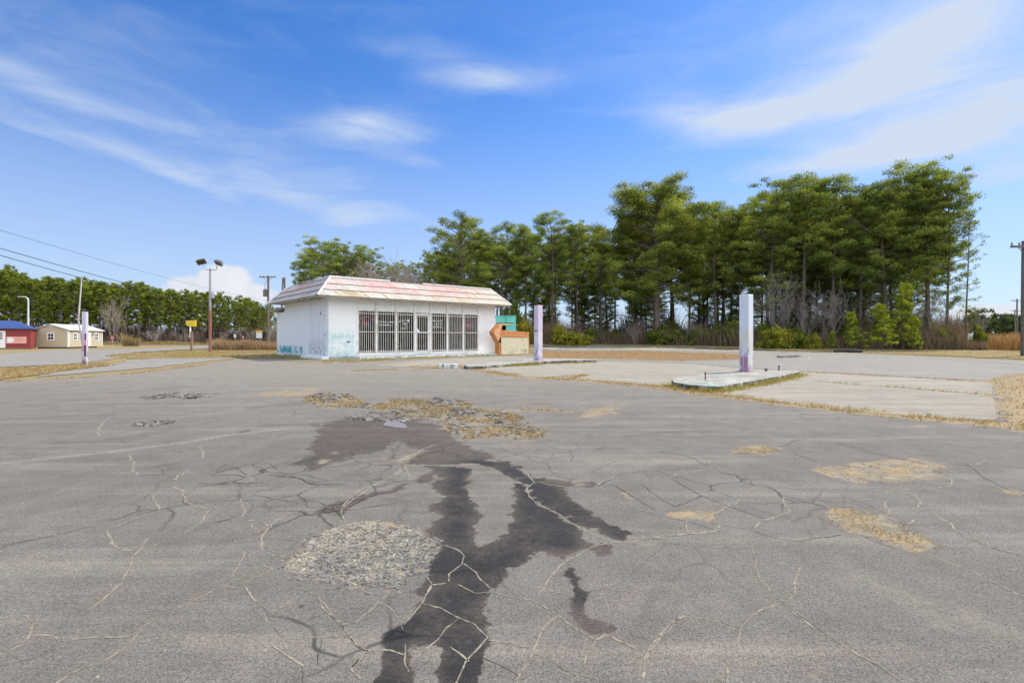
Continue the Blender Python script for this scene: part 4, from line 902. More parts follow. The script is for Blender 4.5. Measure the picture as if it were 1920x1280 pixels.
def column_mat(name, base, alt, low, rust=.0):
    m, t, b = new_mat(name); o = t.obj(); x, y, z = t.sep(o)
    c = t.mix(t.rng(t.noise(t.mapping(o, scale=(3, 3, 1)), 1.6, 5, .6), .35, .68), base, alt)
    pe = t.math('MULTIPLY', t.rng(t.noise(t.mapping(o, scale=(2.4, 2.4, 1)), 3.6, 6, .75), .455, .50), t.rng(z, 1.22, 1.12, 0, 1)); c = t.mix(t.math('MULTIPLY', pe, .9), c, low[0])
    pe2 = t.math('MULTIPLY', t.rng(t.noise(t.mapping(o, loc=(7, 3, 2), scale=(2, 2, 1)), 4.6, 6, .75), .48, .53), t.rng(z, .85, .45, 0, 1)); c = t.mix(t.math('MULTIPLY', pe2, .85), c, low[1])
    dr2 = t.math('MULTIPLY', t.rng(t.noise(t.mapping(o, scale=(14, 14, .5)), 1.5, 5, .7), .56, .70), t.rng(t.noise(o, 1.1, 3), .40, .6, .1, .8)); c = t.mix(t.math('MULTIPLY', dr2, .6), c, (.42, .36, .33))
    c = t.mix(t.rng(t.noise(o, 24, 4, .7), .66, .72, 0, .7), c, (.22, .19, .17))
    t.put(b.inputs['Base Color'], c); b.inputs['Roughness'].default_value = .55; t.put(b.inputs['Normal'], t.bump(t.noise(o, 9, 3), .12, .02)); return m
def column(px, py, z0, ztop, wd, mat, label, rot=BR):
    X, Y = along(px, py, z0)
    r = empty('canopy_column', (X, Y, z0), label, 'column', rot)
    mb = MB(); mb.box(0, wd, 0, wd, 0, ztop - z0); bevel(mb.build('shaft', mat, r), .02, 3)
    mb = MB(); mb.box(-.035, wd + .035, -.035, wd + .035, 0, .018); mb.build('base_plate', simple('plate_' + label[:4].strip(), (.22, .17, .15), .7, .3, 12), r)
    return r
M_COLB = column_mat('pale_blue_column', (.58, .62, .70), (.64, .66, .69), ((.62, .58, .47), (.42, .28, .40)))
M_COLL = column_mat('lilac_column', (.56, .45, .58), (.60, .53, .62), ((.66, .63, .64), (.38, .26, .42)))
M_COLP = column_mat('peeling_column', (.50, .46, .58), (.56, .52, .62), ((.50, .30, .36), (.10, .09, .13)))
colb = column(1404, 697.2, .11, 2.20, .265, M_COLB, 'pale blue and white square canopy column standing on the nearer pump island')
mb = MB(); mb.tube([(-.035, .13, .0), (-.035, .13, .36), (-.045, .15, .405), (-.05, .20, .41)], .019, 8); mb.build('riser_pipe', simple('pink_pipe', (.50, .22, .30), .5, .25, 9, grime=((.62, .5, .52), .7)), colb)
mb = MB(); mb.box(-.012, -.003, .03, .20, 0, .40); mb.build('painted_patch', simple('mauve_patch', (.38, .24, .36), .7, .3, 7, grime=((.55, .56, .64), .9)), colb)
mb = MB(); mb.prism([(.04, 2.075), (.20, 2.075), (.17, 2.03), (.12, 1.99), (.08, 2.03)], -.008, -.003, 'x'); mb.build('torn_edge', simple('cream_flake', (.72, .69, .55), .8), colb)
coll = column(1009, 676, .10, 2.38, .262, M_COLL, 'lilac painted square canopy column near the orange arrow sign')
mb = MB(); mb.box(-.012, -.003, .02, .075, 1.20, 1.26); mb.box(-.012, -.003, .13, .20, 1.20, 1.26); mb.build('bolt_hole', M_SEAM, coll)
colp = column(153, 684.5, 0, 2.02, .15, M_COLP, 'peeling pink and black square column at the roadside, in front of the beige shed', radians(14))
mb = MB(); mb.box(.09, .146, -.006, -.003, .35, .75); mb.box(.10, .143, -.006, -.003, .95, 1.2); mb.build('black_patch', simple('black_paint_patch', (.03, .03, .04), .7, .3, 9), colp)
X, Y = along(149, 685); mb = MB(); mb.tube([(X, Y + .3, 0), (XA(147, Y + .3), Y + .3, ZA(600, Y + .3)), (XA(153.4, Y + .5), Y + .5, ZA(519, Y + .5))], [.035, .03, .018], 8)
tag(mb.build('leaning_pole', simple('galvanised_rusty', (.46, .42, .42), .5, .2, 2, grime=((.42, .22, .17), .7))), 'thin leaning metal pole beside the peeling roadside column', 'pole')
M_STEEL = simple('dark_steel', (.10, .10, .10), .6, .3)
for (px, py, h, r, lab) in [(1322.5, 707, .13, .014, 'thin pipe stub at the black chipped end of the nearer pump island'), (1436.5, 690.5, .03, .03, 'squat bolt stub on the pump island, right of the pale blue column'), (1460.5, 689.5, .10, .018, 'taller bolt stub on the pump island, far right of the pale blue column')]:
    X, Y = along(px, py + 5, .11); mb = MB(); mb.tube([(0, 0, 0), (0, 0, h)], r, 8); mb.tube([(0, 0, h), (0, 0, h + .04)], r * 1.5, 6); o = mb.build('pipe_stub', M_STEEL); o.location = (X, Y, .11); tag(o, lab, 'pipe stub')

# ------------------------------------------------------------------ poles, signs, wires
M_WOOD = simple('weathered_pole_wood', (.16, .135, .115), .9, .3, 3, grime=((.09, .075, .065), .7))
M_GALV = simple('galvanised_steel', (.42, .43, .44), .45, .12, 4, metal=.4)
def base(px, Y): X = XA(px, Y); return X, float(terr(X, Y))
# floodlight pole
Yp = 38.4; X, zg = base(394, Yp); zt = ZA(503, Yp)
fl = empty('floodlight_pole', (X, Yp, zg), 'rusty red and grey pole carrying two tilted floodlights, on the grass left of the store', 'floodlight')
m, t, b = new_mat('rusty_pole'); z = t.sep(t.obj())[2]
cc = t.mix(t.rng(z, 2.9, 3.6), t.mix(t.noise(t.obj(), 5, 5), (.22, .085, .06), (.30, .14, .10)), t.mix(t.noise(t.obj(), 5, 5), (.26, .25, .25), (.36, .35, .35))); t.put(b.inputs['Base Color'], cc); b.inputs['Roughness'].default_value = .7; M_RP = m
mb = MB(); mb.tube([(0, 0, 0), (0, 0, zt - zg - 2.4), (0, 0, zt - zg)], [.11, .085, .065], 10); mb.build('pole', M_RP, fl)
mb = MB(); mb.tube([(-.52, 0, zt + .26), (-.50, 0, zt + .06), (-.36, 0, zt - .10), (0, 0, zt - .12), (.40, 0, zt - .13), (.50, 0, zt - .0), (.52, 0, zt + .2)], .035, 8); mb.build('lamp_bracket', M_GALV, fl, loc=(0, 0, -zg))
for sx, dz in ((-1, .12), (1, .02)):
    a_ = sx * radians(-14)
    mt = Matrix.Translation((sx * .66, 0, zt - zg + .40 + dz)) @ Matrix.Rotation(radians(-40), 4, 'X') @ Matrix.Rotation(sx * radians(22), 4, 'Y')
    mb = MB()
    lo = [(-.32, -.22, -.10), (.32, -.22, -.10), (.32, .22, -.10), (-.32, .22, -.10)]; hi = [(-.20, -.14, .14), (.20, -.14, .14), (.20, .14, .14), (-.20, .14, .14)]
    mb.add([tuple(mt @ Vector(p)) for p in lo + hi], [(0, 1, 5, 4), (1, 2, 6, 5), (2, 3, 7, 6), (3, 0, 4, 7), (4, 5, 6, 7), (3, 2, 1, 0)]); lh = mb.build('lamp_head', simple('lamp_housing', (.13, .13, .125), .5, .2), fl)
    mb = MB(); mb.add([tuple(mt @ Vector(p)) for p in [(-.29, -.19, -.108), (.29, -.19, -.108), (.29, .19, -.108), (-.29, .19, -.108)]], [(3, 2, 1, 0)]); mb.build('lamp_lens', simple('lamp_lens', (.07, .065, .035), .3, .2), lh)
mb = MB(); mb.box(.07, .30, -.09, .09, 4.05, 4.35); mb.tube([(.19, 0, 4.36), (.19, 0, 4.55)], .07, 8); mb.build('junction_box', M_GALV, fl)
# yellow covered sign on two joined posts
Yp = 40.0; X, zg = base(359, Yp); ys = empty('yellow_sign', (X, Yp, zg), 'blank yellow covered sign board on a short wooden post, left of the floodlight pole', 'sign')
mb = MB(); mb.box(-.06, .06, -.06, .06, 0, 1.55); mb.build('post', simple('brown_post', (.24, .15, .10), .85, .25, 5), ys); mb = MB(); mb.box(-.12, -.062, -.05, .05, 1.1, 1.98); mb.build('white_batten', M_WHITE, ys)
mb = MB(); mb.prism([(-.42, 2.40), (.36, 2.44), (.37, 1.96), (.02, 1.95), (-.36, 2.01)], -.07, .05, 'y'); bevel(mb.build('sign_board', simple('yellow_cover', (.72, .50, .05), .6, .14, 5), ys), .02, 2)
# utility poles
def cross_pole(px, Y, py_top, arm, label, r=.14, transformer=False, armdz=.18, rot=0.0, group=None, bend=0):
    X, zg = base(px, Y); zt = ZA(py_top, Y)
    e = empty('utility_pole', (X, Y, zg), label, 'utility pole', rot, group)
    h = zt - zg
    mb = MB(); mb.tube([(0, 0, -.1), (0, 0, h * .5), (0, 0, h)], [r, r * .88, r * .72], 10); mb.build('pole', M_WOOD, e)
    if arm:
        mb = MB(); mb.box(-arm, arm, -r - .09, -r + .02, h - armdz - .06, h - armdz + .06); ca = mb.build('crossarm', M_WOOD, e)
        mb = MB(); 
        for s in (-1, 1): mb.tube([(s * arm * .55, -r - .03, h - armdz - .06), (0, -r - .01, h - armdz - .55)], .022, 5)
        mb.build('brace', M_WOOD, e)
        for s in (-.94, -.5, .94):
            mb = MB(); mb.tube([(s * arm, -r - .03, h - armdz + .06), (s * arm, -r - .03, h - armdz + .14), (s * arm, -r - .03, h - armdz + .24)], [.025, .055, .04], 7); mb.build('insulator', simple('insulator', (.25, .24, .24), .3), ca)
    if transformer:
        mb = MB(); q = h - 2.55
        mb.tube([(-.36, -.05, q - .05), (-.36, -.05, q), (-.36, -.05, q + .78), (-.36, -.05, q + .86)], [.20, .25, .25, .16], 12); mb.tube([(-.36, -.05, q + .86), (-.36, -.05, q + 1.05)], .045, 6); mb.build('transformer', simple('transformer_tank', (.13, .135, .14), .5, .15), e)
        mb = MB(); mb.tube([(-.4, -.05, q + 1.05), (-.5, -.05, q + 1.5), (-.1, -.12, q + 1.9)], .02, 5); mb.build('jumper_wire', M_STEEL, e)
    return e
cross_pole(503, 64.0, 517, 1.0, 'utility pole with a crossarm and a transformer drum, behind the left end of the store', .16, True)
X, zg = base(532, 80.0); zt = ZA(520, 80.0); e = empty('utility_pole', (X, 80, zg), 'grey double post utility pole seen above the left edge of the store roof', 'utility pole')
for s in (-1, 1):
    mb = MB(); mb.tube([(s * .55, 0, 0), (s * .16, 0, zt - zg - 1.3), (s * .14, 0, zt - zg)], [.16, .12, .10], 8); mb.build('pole', M_WOOD, e)
mb = MB(); mb.box(-.14, .14, -.09, .09, zt - zg - 1.0, zt - zg - .2); mb.build('spacer', M_WOOD, e)
cross_pole(1920.5, 30.0, 452, .98, 'nearest and thickest wooden utility pole with a single crossarm, on the grass verge', .17, False, .36)
cross_pole(1907, 118.0, 560, 1.6, 'second utility pole beyond the reeds, its crossarm clear of the far trees', .19, False, .45)
cross_pole(1903, 165.0, 580, 1.7, 'third utility pole down the line, with a lower crossarm than the second', .2, False, .5)
# street light
Yp = 76.0; X, zg = base(53, Yp); zt = ZA(560, Yp); sl = empty('street_light', (X, Yp, zg), 'pale grey street light with a curved arm, standing behind the dark red shed', 'street light')
mb = MB(); mb.tube([(0, 0, 0), (0, 0, zt - zg - .3), (-.05, 0, zt - zg), (-.30, 0, zt - zg + .22), (-.8, 0, zt - zg + .30)], [.14, .10, .09, .07, .05], 10); mb.build('pole', simple('light_column', (.55, .60, .60), .5, .06), sl)
mb = MB(); mb.prism([(-1.55, zt - zg + .26), (-.75, zt - zg + .24), (-.70, zt - zg + .36), (-1.45, zt - zg + .34)], -.14, .14, 'y'); mb.build('lamp_head', simple('light_head', (.60, .64, .64), .5, .05), sl)
# small road signs at the wood's edge
def road_sign(px, pyc, w, h, Y, mats, label, shape='rect', split=None):
    X, zg = base(px, Y); zc = ZA(pyc, Y); e = empty('road_sign', (X, Y, zg), label, 'road sign')
    mb = MB(); mb.box(-.035, .035, .012, .08, 0, zc - zg + h / 2); mb.build('post', M_GALV, e)
    zc -= zg
    if shape == 'oct': pl = [(w / 2 * cos(pi / 8 + k * pi / 4), zc + w / 2 * sin(pi / 8 + k * pi / 4)) for k in range(8)]
    else: pl = [(-w / 2, zc - h / 2), (w / 2, zc - h / 2), (w / 2, zc + h / 2), (-w / 2, zc + h / 2)]
    mb = MB(); mb.prism(pl, -.01, .01, 'y'); mb.build('sign_board', mats[0], e)
    if split: mb = MB(); mb.prism([(-w / 2 + .01, zc + split), (w / 2 - .01, zc + split), (w / 2 - .01, zc + h / 2 - .01), (-w / 2 + .01, zc + h / 2 - .01)], -.02, -.012, 'y'); mb.build('coloured_band', mats[1], e)
    if shape == 'oct': mb = MB(); mb.box(-w * .3, w * .3, -.02, -.012, zc - .06, zc + .07); mb.build('pale_band', M_WHITE, e)
M_SW = simple('sign_white', (.74, .75, .72), .5, .05); M_SR = simple('sign_red', (.50, .10, .09), .5, .1); M_SY = simple('sign_yellow', (.75, .42, .05), .5, .06)
road_sign(486, 626.5, 1.02, 1.32, 88, (M_SW, M_SY), 'white road sign with a yellow top band, left of the transformer pole', split=.28)
road_sign(440.5, 629.5, .46, .75, 112, (M_SW,), 'small plain white road sign between bare trees at the wood edge')
road_sign(455.5, 632, .62, .62, 112, (M_SR,), 'small faded red octagonal sign right of the plain white sign at the wood edge', 'oct')
road_sign(210.5, 633, .80, .80, 96, (M_SR,), 'pale red octagonal road sign right of the beige shed', 'oct')
road_sign(190, 632, .42, .50, 90, (M_SW,), 'tiny white sign close to the right corner of the beige shed')
# wires
def wire(a, b_, sag, r, label):
    a, b_ = Vector(a), Vector(b_); pts = []
    for k in range(41):
        s = k / 40; p = a.lerp(b_, s); p.z -= sag * 4 * s * (1 - s); pts.append(p)
    mb = MB(); mb.tube(pts, r, 5); o = mb.build('power_line', simple('cable_black_' + str(r), (.035, .035, .04), .6)); tag(o, label, 'power line'); return o
def wp(px, py, Y): return (XA(px, Y), Y, ZA(py, Y))
wire(wp(-120, 430, 36), wp(506, 584, 136), 1.15, .030, 'upper of the two thick black power lines sloping over the beige shed')
wire(wp(-120, 444, 36), wp(470, 584, 136), 1.15, .030, 'lower of the two thick black power lines sloping over the beige shed')
wire(wp(-120, 395, 40), wp(520, 566, 140), .9, .016, 'thin pale cable running above the two thick power lines to the wood')

# ------------------------------------------------------------------ sheds across the road
def plank(name, col): 
    m, t, b = new_mat(name); o = t.obj(); x, y, z = t.sep(o)
    wv = t.math('FRACT', t.math('MULTIPLY', t.math('ADD', x, y), 5.0)); c = t.mix(t.rng(wv, .0, .10, .5, 0), col, tuple(k * .5 for k in col)); c = t.mix(t.rng(t.noise(o, 2, 4), .4, .7, 0, .3), c, tuple(k * .8 for k in col))
    t.put(b.inputs['Base Color'], c); b.inputs['Roughness'].default_value = .7; return m
M_BEIGE = plank('beige_siding', (.49, .43, .30)); M_REDW = plank('red_siding', (.25, .035, .035)); M_WIN = simple('dark_window', (.035, .035, .05), .15, .2, 3, spec=.5); M_WT = simple('clean_white_trim', (.78, .78, .76), .5, .03)
Ys = 64.0; X = XA(128.5, Ys); zg = float(terr(X, Ys))
fw = math.atan2(.5, 1.0)
shed = empty('beige_shed', (X, Ys, zg + .12), 'beige portable shed with white trim and a cream metal roof, across the road', 'shed', radians(-26) + math.atan2(X, Ys) * -1 + radians(0))
# local axes: gable runs to -x, the long side runs to +y
GW, LG, HW, HP = 3.7, 8.2, 2.15, 2.80
mb = MB(); mb.prism([(-GW, 0), (0, 0), (0, HW), (-GW / 2, HP), (-GW, HW)], 0, LG, 'y'); mb.build('wall', M_BEIGE, shed)
rf = MB()
for s0, s1 in (((-GW / 2, HP + .02), (.22, HW - .05)), ((-GW - .22, HW - .05), (-GW / 2, HP + .02))):
    rf.prism([s0, s1, (s1[0], s1[1] + .07), (s0[0], s0[1] + .07)], -.22, LG + .22, 'y')
rf = rf.build('roof', simple('cream_metal_roof', (.66, .65, .57), .5, .05, 3), shed)
for q in ((-.13, .003, -.03, -.003), (-GW - .02, -GW + .13, -.03, -.003), (.004, .03, -.03, .13), (.003, .03, LG - .13, LG + .02)):
    mb = MB(); mb.box(*q, 0, HW - .08); mb.build('corner_trim', M_WT, shed)
mb = MB(); mb.prism([(-GW / 2 - .35, HP - .22), (-GW / 2 + .35, HP - .22), (-GW / 2, HP - .06)], -.03, -.003, 'y'); mb.build('gable_vent', M_WT, shed)
def shed_window(parent, x0, x1, z0, z1, side=None):
    """a white-framed window on the front (y = 0) or on the long side (x = 0)"""
    mb = MB(); t_ = .12
    bars = [(x0 - t_, x1 + t_, z1, z1 + t_), (x0 - t_, x1 + t_, z0 - t_, z0), (x0 - t_, x0, z0, z1), (x1, x1 + t_, z0, z1), (x0, x1, (z0 + z1) / 2 - .03, (z0 + z1) / 2 + .03), ((x0 + x1) / 2 - .02, (x0 + x1) / 2 + .02, z0, z1)]
    for (a, b2, c2, d2) in bars:
        if side is None: mb.box(a, b2, -.05, -.012, c2, d2)
        else: mb.box(side + .012, side + .05, a, b2, c2, d2)
    f = mb.build('window', M_WT, parent)
    mb = MB()
    if side is None: mb.box(x0, x1, -.012, -.003, z0, z1)
    else: mb.box(side + .003, side + .012, x0, x1, z0, z1)
    mb.build('window_pane', M_WIN, f)
shed_window(shed, -2.12, -1.58, .92, 1.66); shed_window(shed, 1.1, 1.75, .90, 1.70, 0); shed_window(shed, 6.2, 6.95, .90, 1.70, 0)
mb = MB(); mb.box(.003, .05, 4.1, 5.05, .05, 1.92); mb.build('door', M_WT, shed)
mb = MB(); mb.tube([(.02, 5.5, 1.60), (.16, 5.5, 1.58)], .09, 8); mb.build('wall_light', M_STEEL, shed)
mb = MB()
for k in range(4): mb.box(-GW + .3, -.3, .4 + k * 2.2, .8 + k * 2.2, -.14, -.004)
mb.build('skid', simple('skid_timber', (.08, .065, .05), .9), shed)
# mint roof behind
X0_, Yb = XA(80, 84), 84.0; zg = float(terr(X0_, Yb)); wb = 5.7
bb = empty('mint_roof_building', (X0_, Yb, zg), 'low building with a mint green metal roof, hidden behind the beige shed', 'building', radians(40))
mb = MB(); mb.box(.2, wb - .2, .3, 5, 0, 2.7); mb.build('wall', M_BEIGE, bb)
mb = MB(); mb.prism([(0, 2.72), (2.6, 3.52), (5.3, 2.72), (5.3, 2.64), (0, 2.64)], 0, wb, 'x'); mb.build('roof', simple('mint_metal', (.38, .66, .56), .5, .06, 2), bb)
# red shed
Ys = 60.0; XR = XA(57.5, Ys); zg = float(terr(XR, Ys)); rs = empty('red_shed', (XR, Ys, zg + .06), 'dark red shed with a blue hipped roof, a white door and a pale banner', 'shed', radians(36))
LR, HR = 7.5, 2.28
mb = MB(); mb.box(-LR, 0, 0, 3.6, 0, HR); mb.build('wall', M_REDW, rs)
mb = MB(); v = [(-LR - .2, -.25, HR), (.22, -.25, HR), (.22, 3.85, HR), (-LR - .2, 3.85, HR), (-LR + 1.5, 1.8, HR + .92), (-1.5, 1.8, HR + .92)]
mb.add([(x, y, z + .02) for x, y, z in v] + [(x, y, z - .06) for x, y, z in v[:4]], [(0, 1, 5, 4), (1, 2, 5), (2, 3, 4, 5), (3, 0, 4), (6, 7, 1, 0), (7, 8, 2, 1), (8, 9, 3, 2), (9, 6, 0, 3), (9, 8, 7, 6)]); mb.build('roof', simple('blue_metal_roof', (.045, .075, .20), .45, .12, 2), rs)
dx0 = -2.12
mb = MB(); mb.box(dx0 - .95, dx0, -.05, -.003, .06, 1.98); rd = mb.build('door', M_WT, rs)
mb = MB()
for r_ in range(3):
    for c_ in range(3): mb.box(dx0 - .62 + c_ * .135, dx0 - .62 + c_ * .135 + .10, -.058, -.052, 1.05 + r_ * .28, 1.05 + r_ * .28 + .20)
mb.build('door_pane', M_WIN, rd)
mb = MB(); mb.box(-2.06, -.36, -.03, -.006, .56, 1.34); bn = mb.build('banner', simple('pink_banner', (.78, .36, .31), .6, .12, 2.5), rs)
mb = MB(); mb.prism([(-1.96, .64), (-1.62, .64), (-1.36, .95), (-1.62, 1.26), (-1.96, 1.24)], -.038, -.032, 'y'); mb.build('banner_emblem', simple('banner_white', (.80, .78, .78), .6, .06), bn)
mb = MB(); strokes(mb, -1.36, -.46, .86, 1.06, -.038); strokes(mb, -1.5, -.6, 1.16, 1.23, -.038); mb.build('banner_lettering', simple('banner_grey', (.42, .34, .33), .6, .1), bn)

# ------------------------------------------------------------------ vegetation
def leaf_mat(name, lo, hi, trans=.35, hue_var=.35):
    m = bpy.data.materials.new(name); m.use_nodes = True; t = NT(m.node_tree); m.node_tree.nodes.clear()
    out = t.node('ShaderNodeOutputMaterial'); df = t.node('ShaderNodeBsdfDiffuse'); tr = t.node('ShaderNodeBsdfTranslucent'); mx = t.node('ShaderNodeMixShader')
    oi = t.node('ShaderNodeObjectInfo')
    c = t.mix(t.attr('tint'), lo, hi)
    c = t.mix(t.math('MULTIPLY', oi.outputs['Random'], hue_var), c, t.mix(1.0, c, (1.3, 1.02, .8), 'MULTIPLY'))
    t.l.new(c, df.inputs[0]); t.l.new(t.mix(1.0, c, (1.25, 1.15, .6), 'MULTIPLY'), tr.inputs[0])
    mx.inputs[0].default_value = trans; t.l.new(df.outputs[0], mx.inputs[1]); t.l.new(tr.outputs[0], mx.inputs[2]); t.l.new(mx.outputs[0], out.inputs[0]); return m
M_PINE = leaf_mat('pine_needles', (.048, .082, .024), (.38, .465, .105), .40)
M_FARPINE = leaf_mat('far_pine_needles', (.045, .075, .016), (.27, .33, .055), .36)
M_YOUNG = leaf_mat('young_pine_needles', (.20, .27, .04), (.54, .60, .08), .42)
M_SHRUB = leaf_mat('shrub_leaves', (.07, .11, .022), (.26, .31, .05), .38)
M_YSHRUB = leaf_mat('yellow_shrub_leaves', (.20, .21, .03), (.42, .40, .06), .4)
M_BARK = simple('pine_bark', (.15, .115, .09), .95, .35, 2.5, grime=((.27, .23, .20), .6))
M_TWIG = leaf_mat('bare_twigs', (.20, .16, .135), (.42, .36, .32), .05, .1)
M_BRUSH = leaf_mat('dead_brush', (.15, .105, .075), (.36, .26, .17), .2, .1)
M_STRAW = leaf_mat('straw', (.20, .15, .08), (.40, .315, .175), .3, .1)
M_GREENW = leaf_mat('weed_green', (.20, .19, .05), (.42, .39, .11), .35, .1)

def quads(mb, c, ax, side, ln, wd, tint, m=0):
    """many small leaf-like blades: centres c, unit axes ax and side"""
    ln = ln[:, None] * .5; wd = wd[:, None] * .5
    v = np.stack([c - ax * ln - side * wd * .35, c - ax * ln + side * wd * .35, c + ax * ln + side * wd, c + ax * ln - side * wd], 1).reshape(-1, 3)
    n = len(c); mb.add(v, np.arange(4 * n).reshape(n, 4), m, tint=np.repeat(tint, 4))
def unit(v): return v / (np.linalg.norm(v, axis=-1, keepdims=True) + 1e-9)
def clump(mb, cen, r, n, rg, flat=.6, ln=.28, wd=.085, tint0=.5, up=.5):
    d_ = unit(rg.normal(size=(n, 3))); rad = r * rg.random(n) ** .45
    p = np.asarray(cen) + d_ * rad[:, None] * np.array([1, 1, flat])
    nr = unit(d_ * 1.1 + rg.normal(size=(n, 3)) * .42 + np.array([0, 0, .25]))           # most blades lie on the outside of the tuft ...
    ax = unit(np.cross(nr, rg.normal(size=(n, 3))) + np.array([0, 0, up * .5])); sd = unit(np.cross(ax, nr))
    k = rg.random(n) < .34                                                                  # ... the rest stick out of it
    ax[k] = unit(d_[k] * .9 + rg.normal(size=(int(k.sum()), 3)) * .4 + np.array([0, 0, up])); sd[k] = unit(np.cross(ax[k], rg.normal(size=(int(k.sum()), 3))))
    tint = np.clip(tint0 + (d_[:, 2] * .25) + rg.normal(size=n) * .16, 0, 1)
    quads(mb, p, ax, sd, ln * (.7 + .6 * rg.random(n)), wd * (.7 + .6 * rg.random(n)), tint)

def pine_meshes(seed, H_, zb, R, nb, shape='round', dens=1.0, r0=.17, lean=.02, dead=8, cl=(.42, .80), per=105, ln=.22, wd=.055):
    rg = np.random.default_rng(seed); tr = MB(); cr = MB()
    kx, ky = rg.normal(size=2) * lean; ph = rg.random() * 6.28
    def axis(z): u = z / H_; return np.array([kx * H_ * u * u + .22 * sin(u * 5 + ph) * u, ky * H_ * u * u + .22 * cos(u * 4 + ph) * u, z])
    zs = np.linspace(0, H_ * .985, 13); tr.tube([axis(z) for z in zs], [r0 * (1.18 if k == 0 else 1) * (1 - .86 * (z / H_) ** 1.15) for k, z in enumerate(zs)], 7)
    gold = rg.random() * 6.28
    for b_i in range(nb):
        u = (b_i + rg.random() * .9) / nb; z = zb + (H_ - zb) * u ** .92
        if shape == 'round': prof = (sin(pi * min(1, .16 + .80 * u)) ** .8) * (1.0 if u < .75 else .9)
        elif shape == 'dome': prof = max(.05, 1 - u ** 3.2) ** .55 * (.72 + .28 * min(1, u / .3))
        elif shape == 'cone': prof = 1.03 - u * .95
        else: prof = .55 + .45 * sin(pi * u * .9)
        L = R * prof * (rg.uniform(.72, 1.08) if shape == 'dome' else rg.uniform(.62, 1.12)); gold += 2.4 + rg.normal() * .5
        ris = .25 if shape == 'cone' else (.10 + .58 * u) if shape == 'dome' else (.10 + .75 * u)
        p0 = axis(z); dirh = np.array([cos(gold), sin(gold), 0]); pts = []
        for k in range(6):
            s = k / 5; pts.append(p0 + dirh * L * s + np.array([0, 0, L * ris * s * (.75 + .5 * s)]) + rg.normal(size=3) * .05 * L * s)
        br_ = .055 * (L / 2.6) + .012
        tr.tube(pts, [br_ * (1 - .8 * k / 5) for k in range(6)], 4, cap=False)
        ncl = max(2, int(L * 1.35 * dens + 1))
        for k in range(ncl):
            s = 1.02 - .62 * (k / ncl) * rg.uniform(.7, 1.1); i0 = min(4, int(max(0, min(.999, s)) * 5)); f = s * 5 - i0
            c = pts[i0] * (1 - f) + pts[i0 + 1] * f
            off = rg.normal(size=3) * np.array([.42, .42, .16]) * (0.35 + .25 * L * (k > 0))
            rr = rg.uniform(*cl)
            if k and rg.random() < .6: tr.tube([c, c + off * .9], [.018, .01], 3, cap=False)
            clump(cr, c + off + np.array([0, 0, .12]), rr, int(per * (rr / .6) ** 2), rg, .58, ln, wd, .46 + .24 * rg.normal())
    for _ in range(dead):
        z = rg.uniform(zb * .45, zb * 1.05); a = rg.random() * 6.28; L = rg.uniform(.5, 1.9); p0 = axis(z); e = p0 + np.array([cos(a) * L, sin(a) * L, L * rg.uniform(-.1, .5)])
        tr.tube([p0, (p0 + e) / 2 + rg.normal(size=3) * .08, e], [.028, .02, .008], 3, cap=False)
    # crown tip
    for k in range(3): clump(cr, axis(H_ * (.97 - .03 * k)) + rg.normal(size=3) * .2, .45, 60, rg, .8, ln, wd, .6, .8)
    return tr, cr
def proto(name, meshes, mats, parts=('trunk', 'crown')):
    """mesh data only; copies are linked as things below"""
    out = []
    for mb, mt, pn in zip(meshes, mats, parts):
        o = mb.build(pn, mt, smooth=True); me = o.data; bpy.data.objects.remove(o); out.append((pn, me))
    return out
def plant(name, pr, loc, s, rz, label, cat, group=None, sx=1.0):
    e = bpy.data.objects.new(name, None); COL.objects.link(e); e.location = loc; e.rotation_euler = (0, 0, rz); e.scale = (s * sx, s * sx, s); e.empty_display_size = .3
    tag(e, label, cat, group)
    for pn, me in pr:
        o = bpy.data.objects.new(pn, me); COL.objects.link(o); o.parent = e
    return e
PM = (M_BARK, M_PINE)
TALL = [proto('tall', pine_meshes(100 + k, 16, 5.8 + .6 * k, 2.5, 42, 'dome' if k % 2 else 'round', .95), PM) for k in range(4)]
LONG = [proto('long', pine_meshes(120 + k, 16, 3.6, 2.35, 62, 'col', .95, cl=(.38, .70)), PM) for k in range(3)]
BROAD = proto('broad', pine_meshes(140, 16, 4.2, 5.0, 92, 'dome', 1.0, .30, .006, cl=(.55, 1.0)), PM)
OPENP = [proto('open', pine_meshes(150 + k, 16, 6.0, 3.9, 34, 'dome', 1.0, .22, .03, cl=(.5, .9)), PM) for k in range(2)]
SLIM = proto('slim', pine_meshes(160, 16, 3.5, 1.25, 40, 'col', 1.0, .12, .01, 14, cl=(.3, .5), per=56), PM)
FARP = [proto('far', pine_meshes(170 + k, 16, 5.2, 3.0, 32, 'round', 1.35, .19, .015, 5, cl=(.40, .75), per=52, ln=.34, wd=.12), (M_BARK, M_FARPINE)) for k in range(4)]
YOUNG = [proto('young', pine_meshes(180 + k, 4, .25, 1.25, 40, 'cone', 1.8, .05, .01, 0, cl=(.16, .30), per=520, ln=.17, wd=.04), (M_BARK, M_YOUNG)) for k in range(2)]

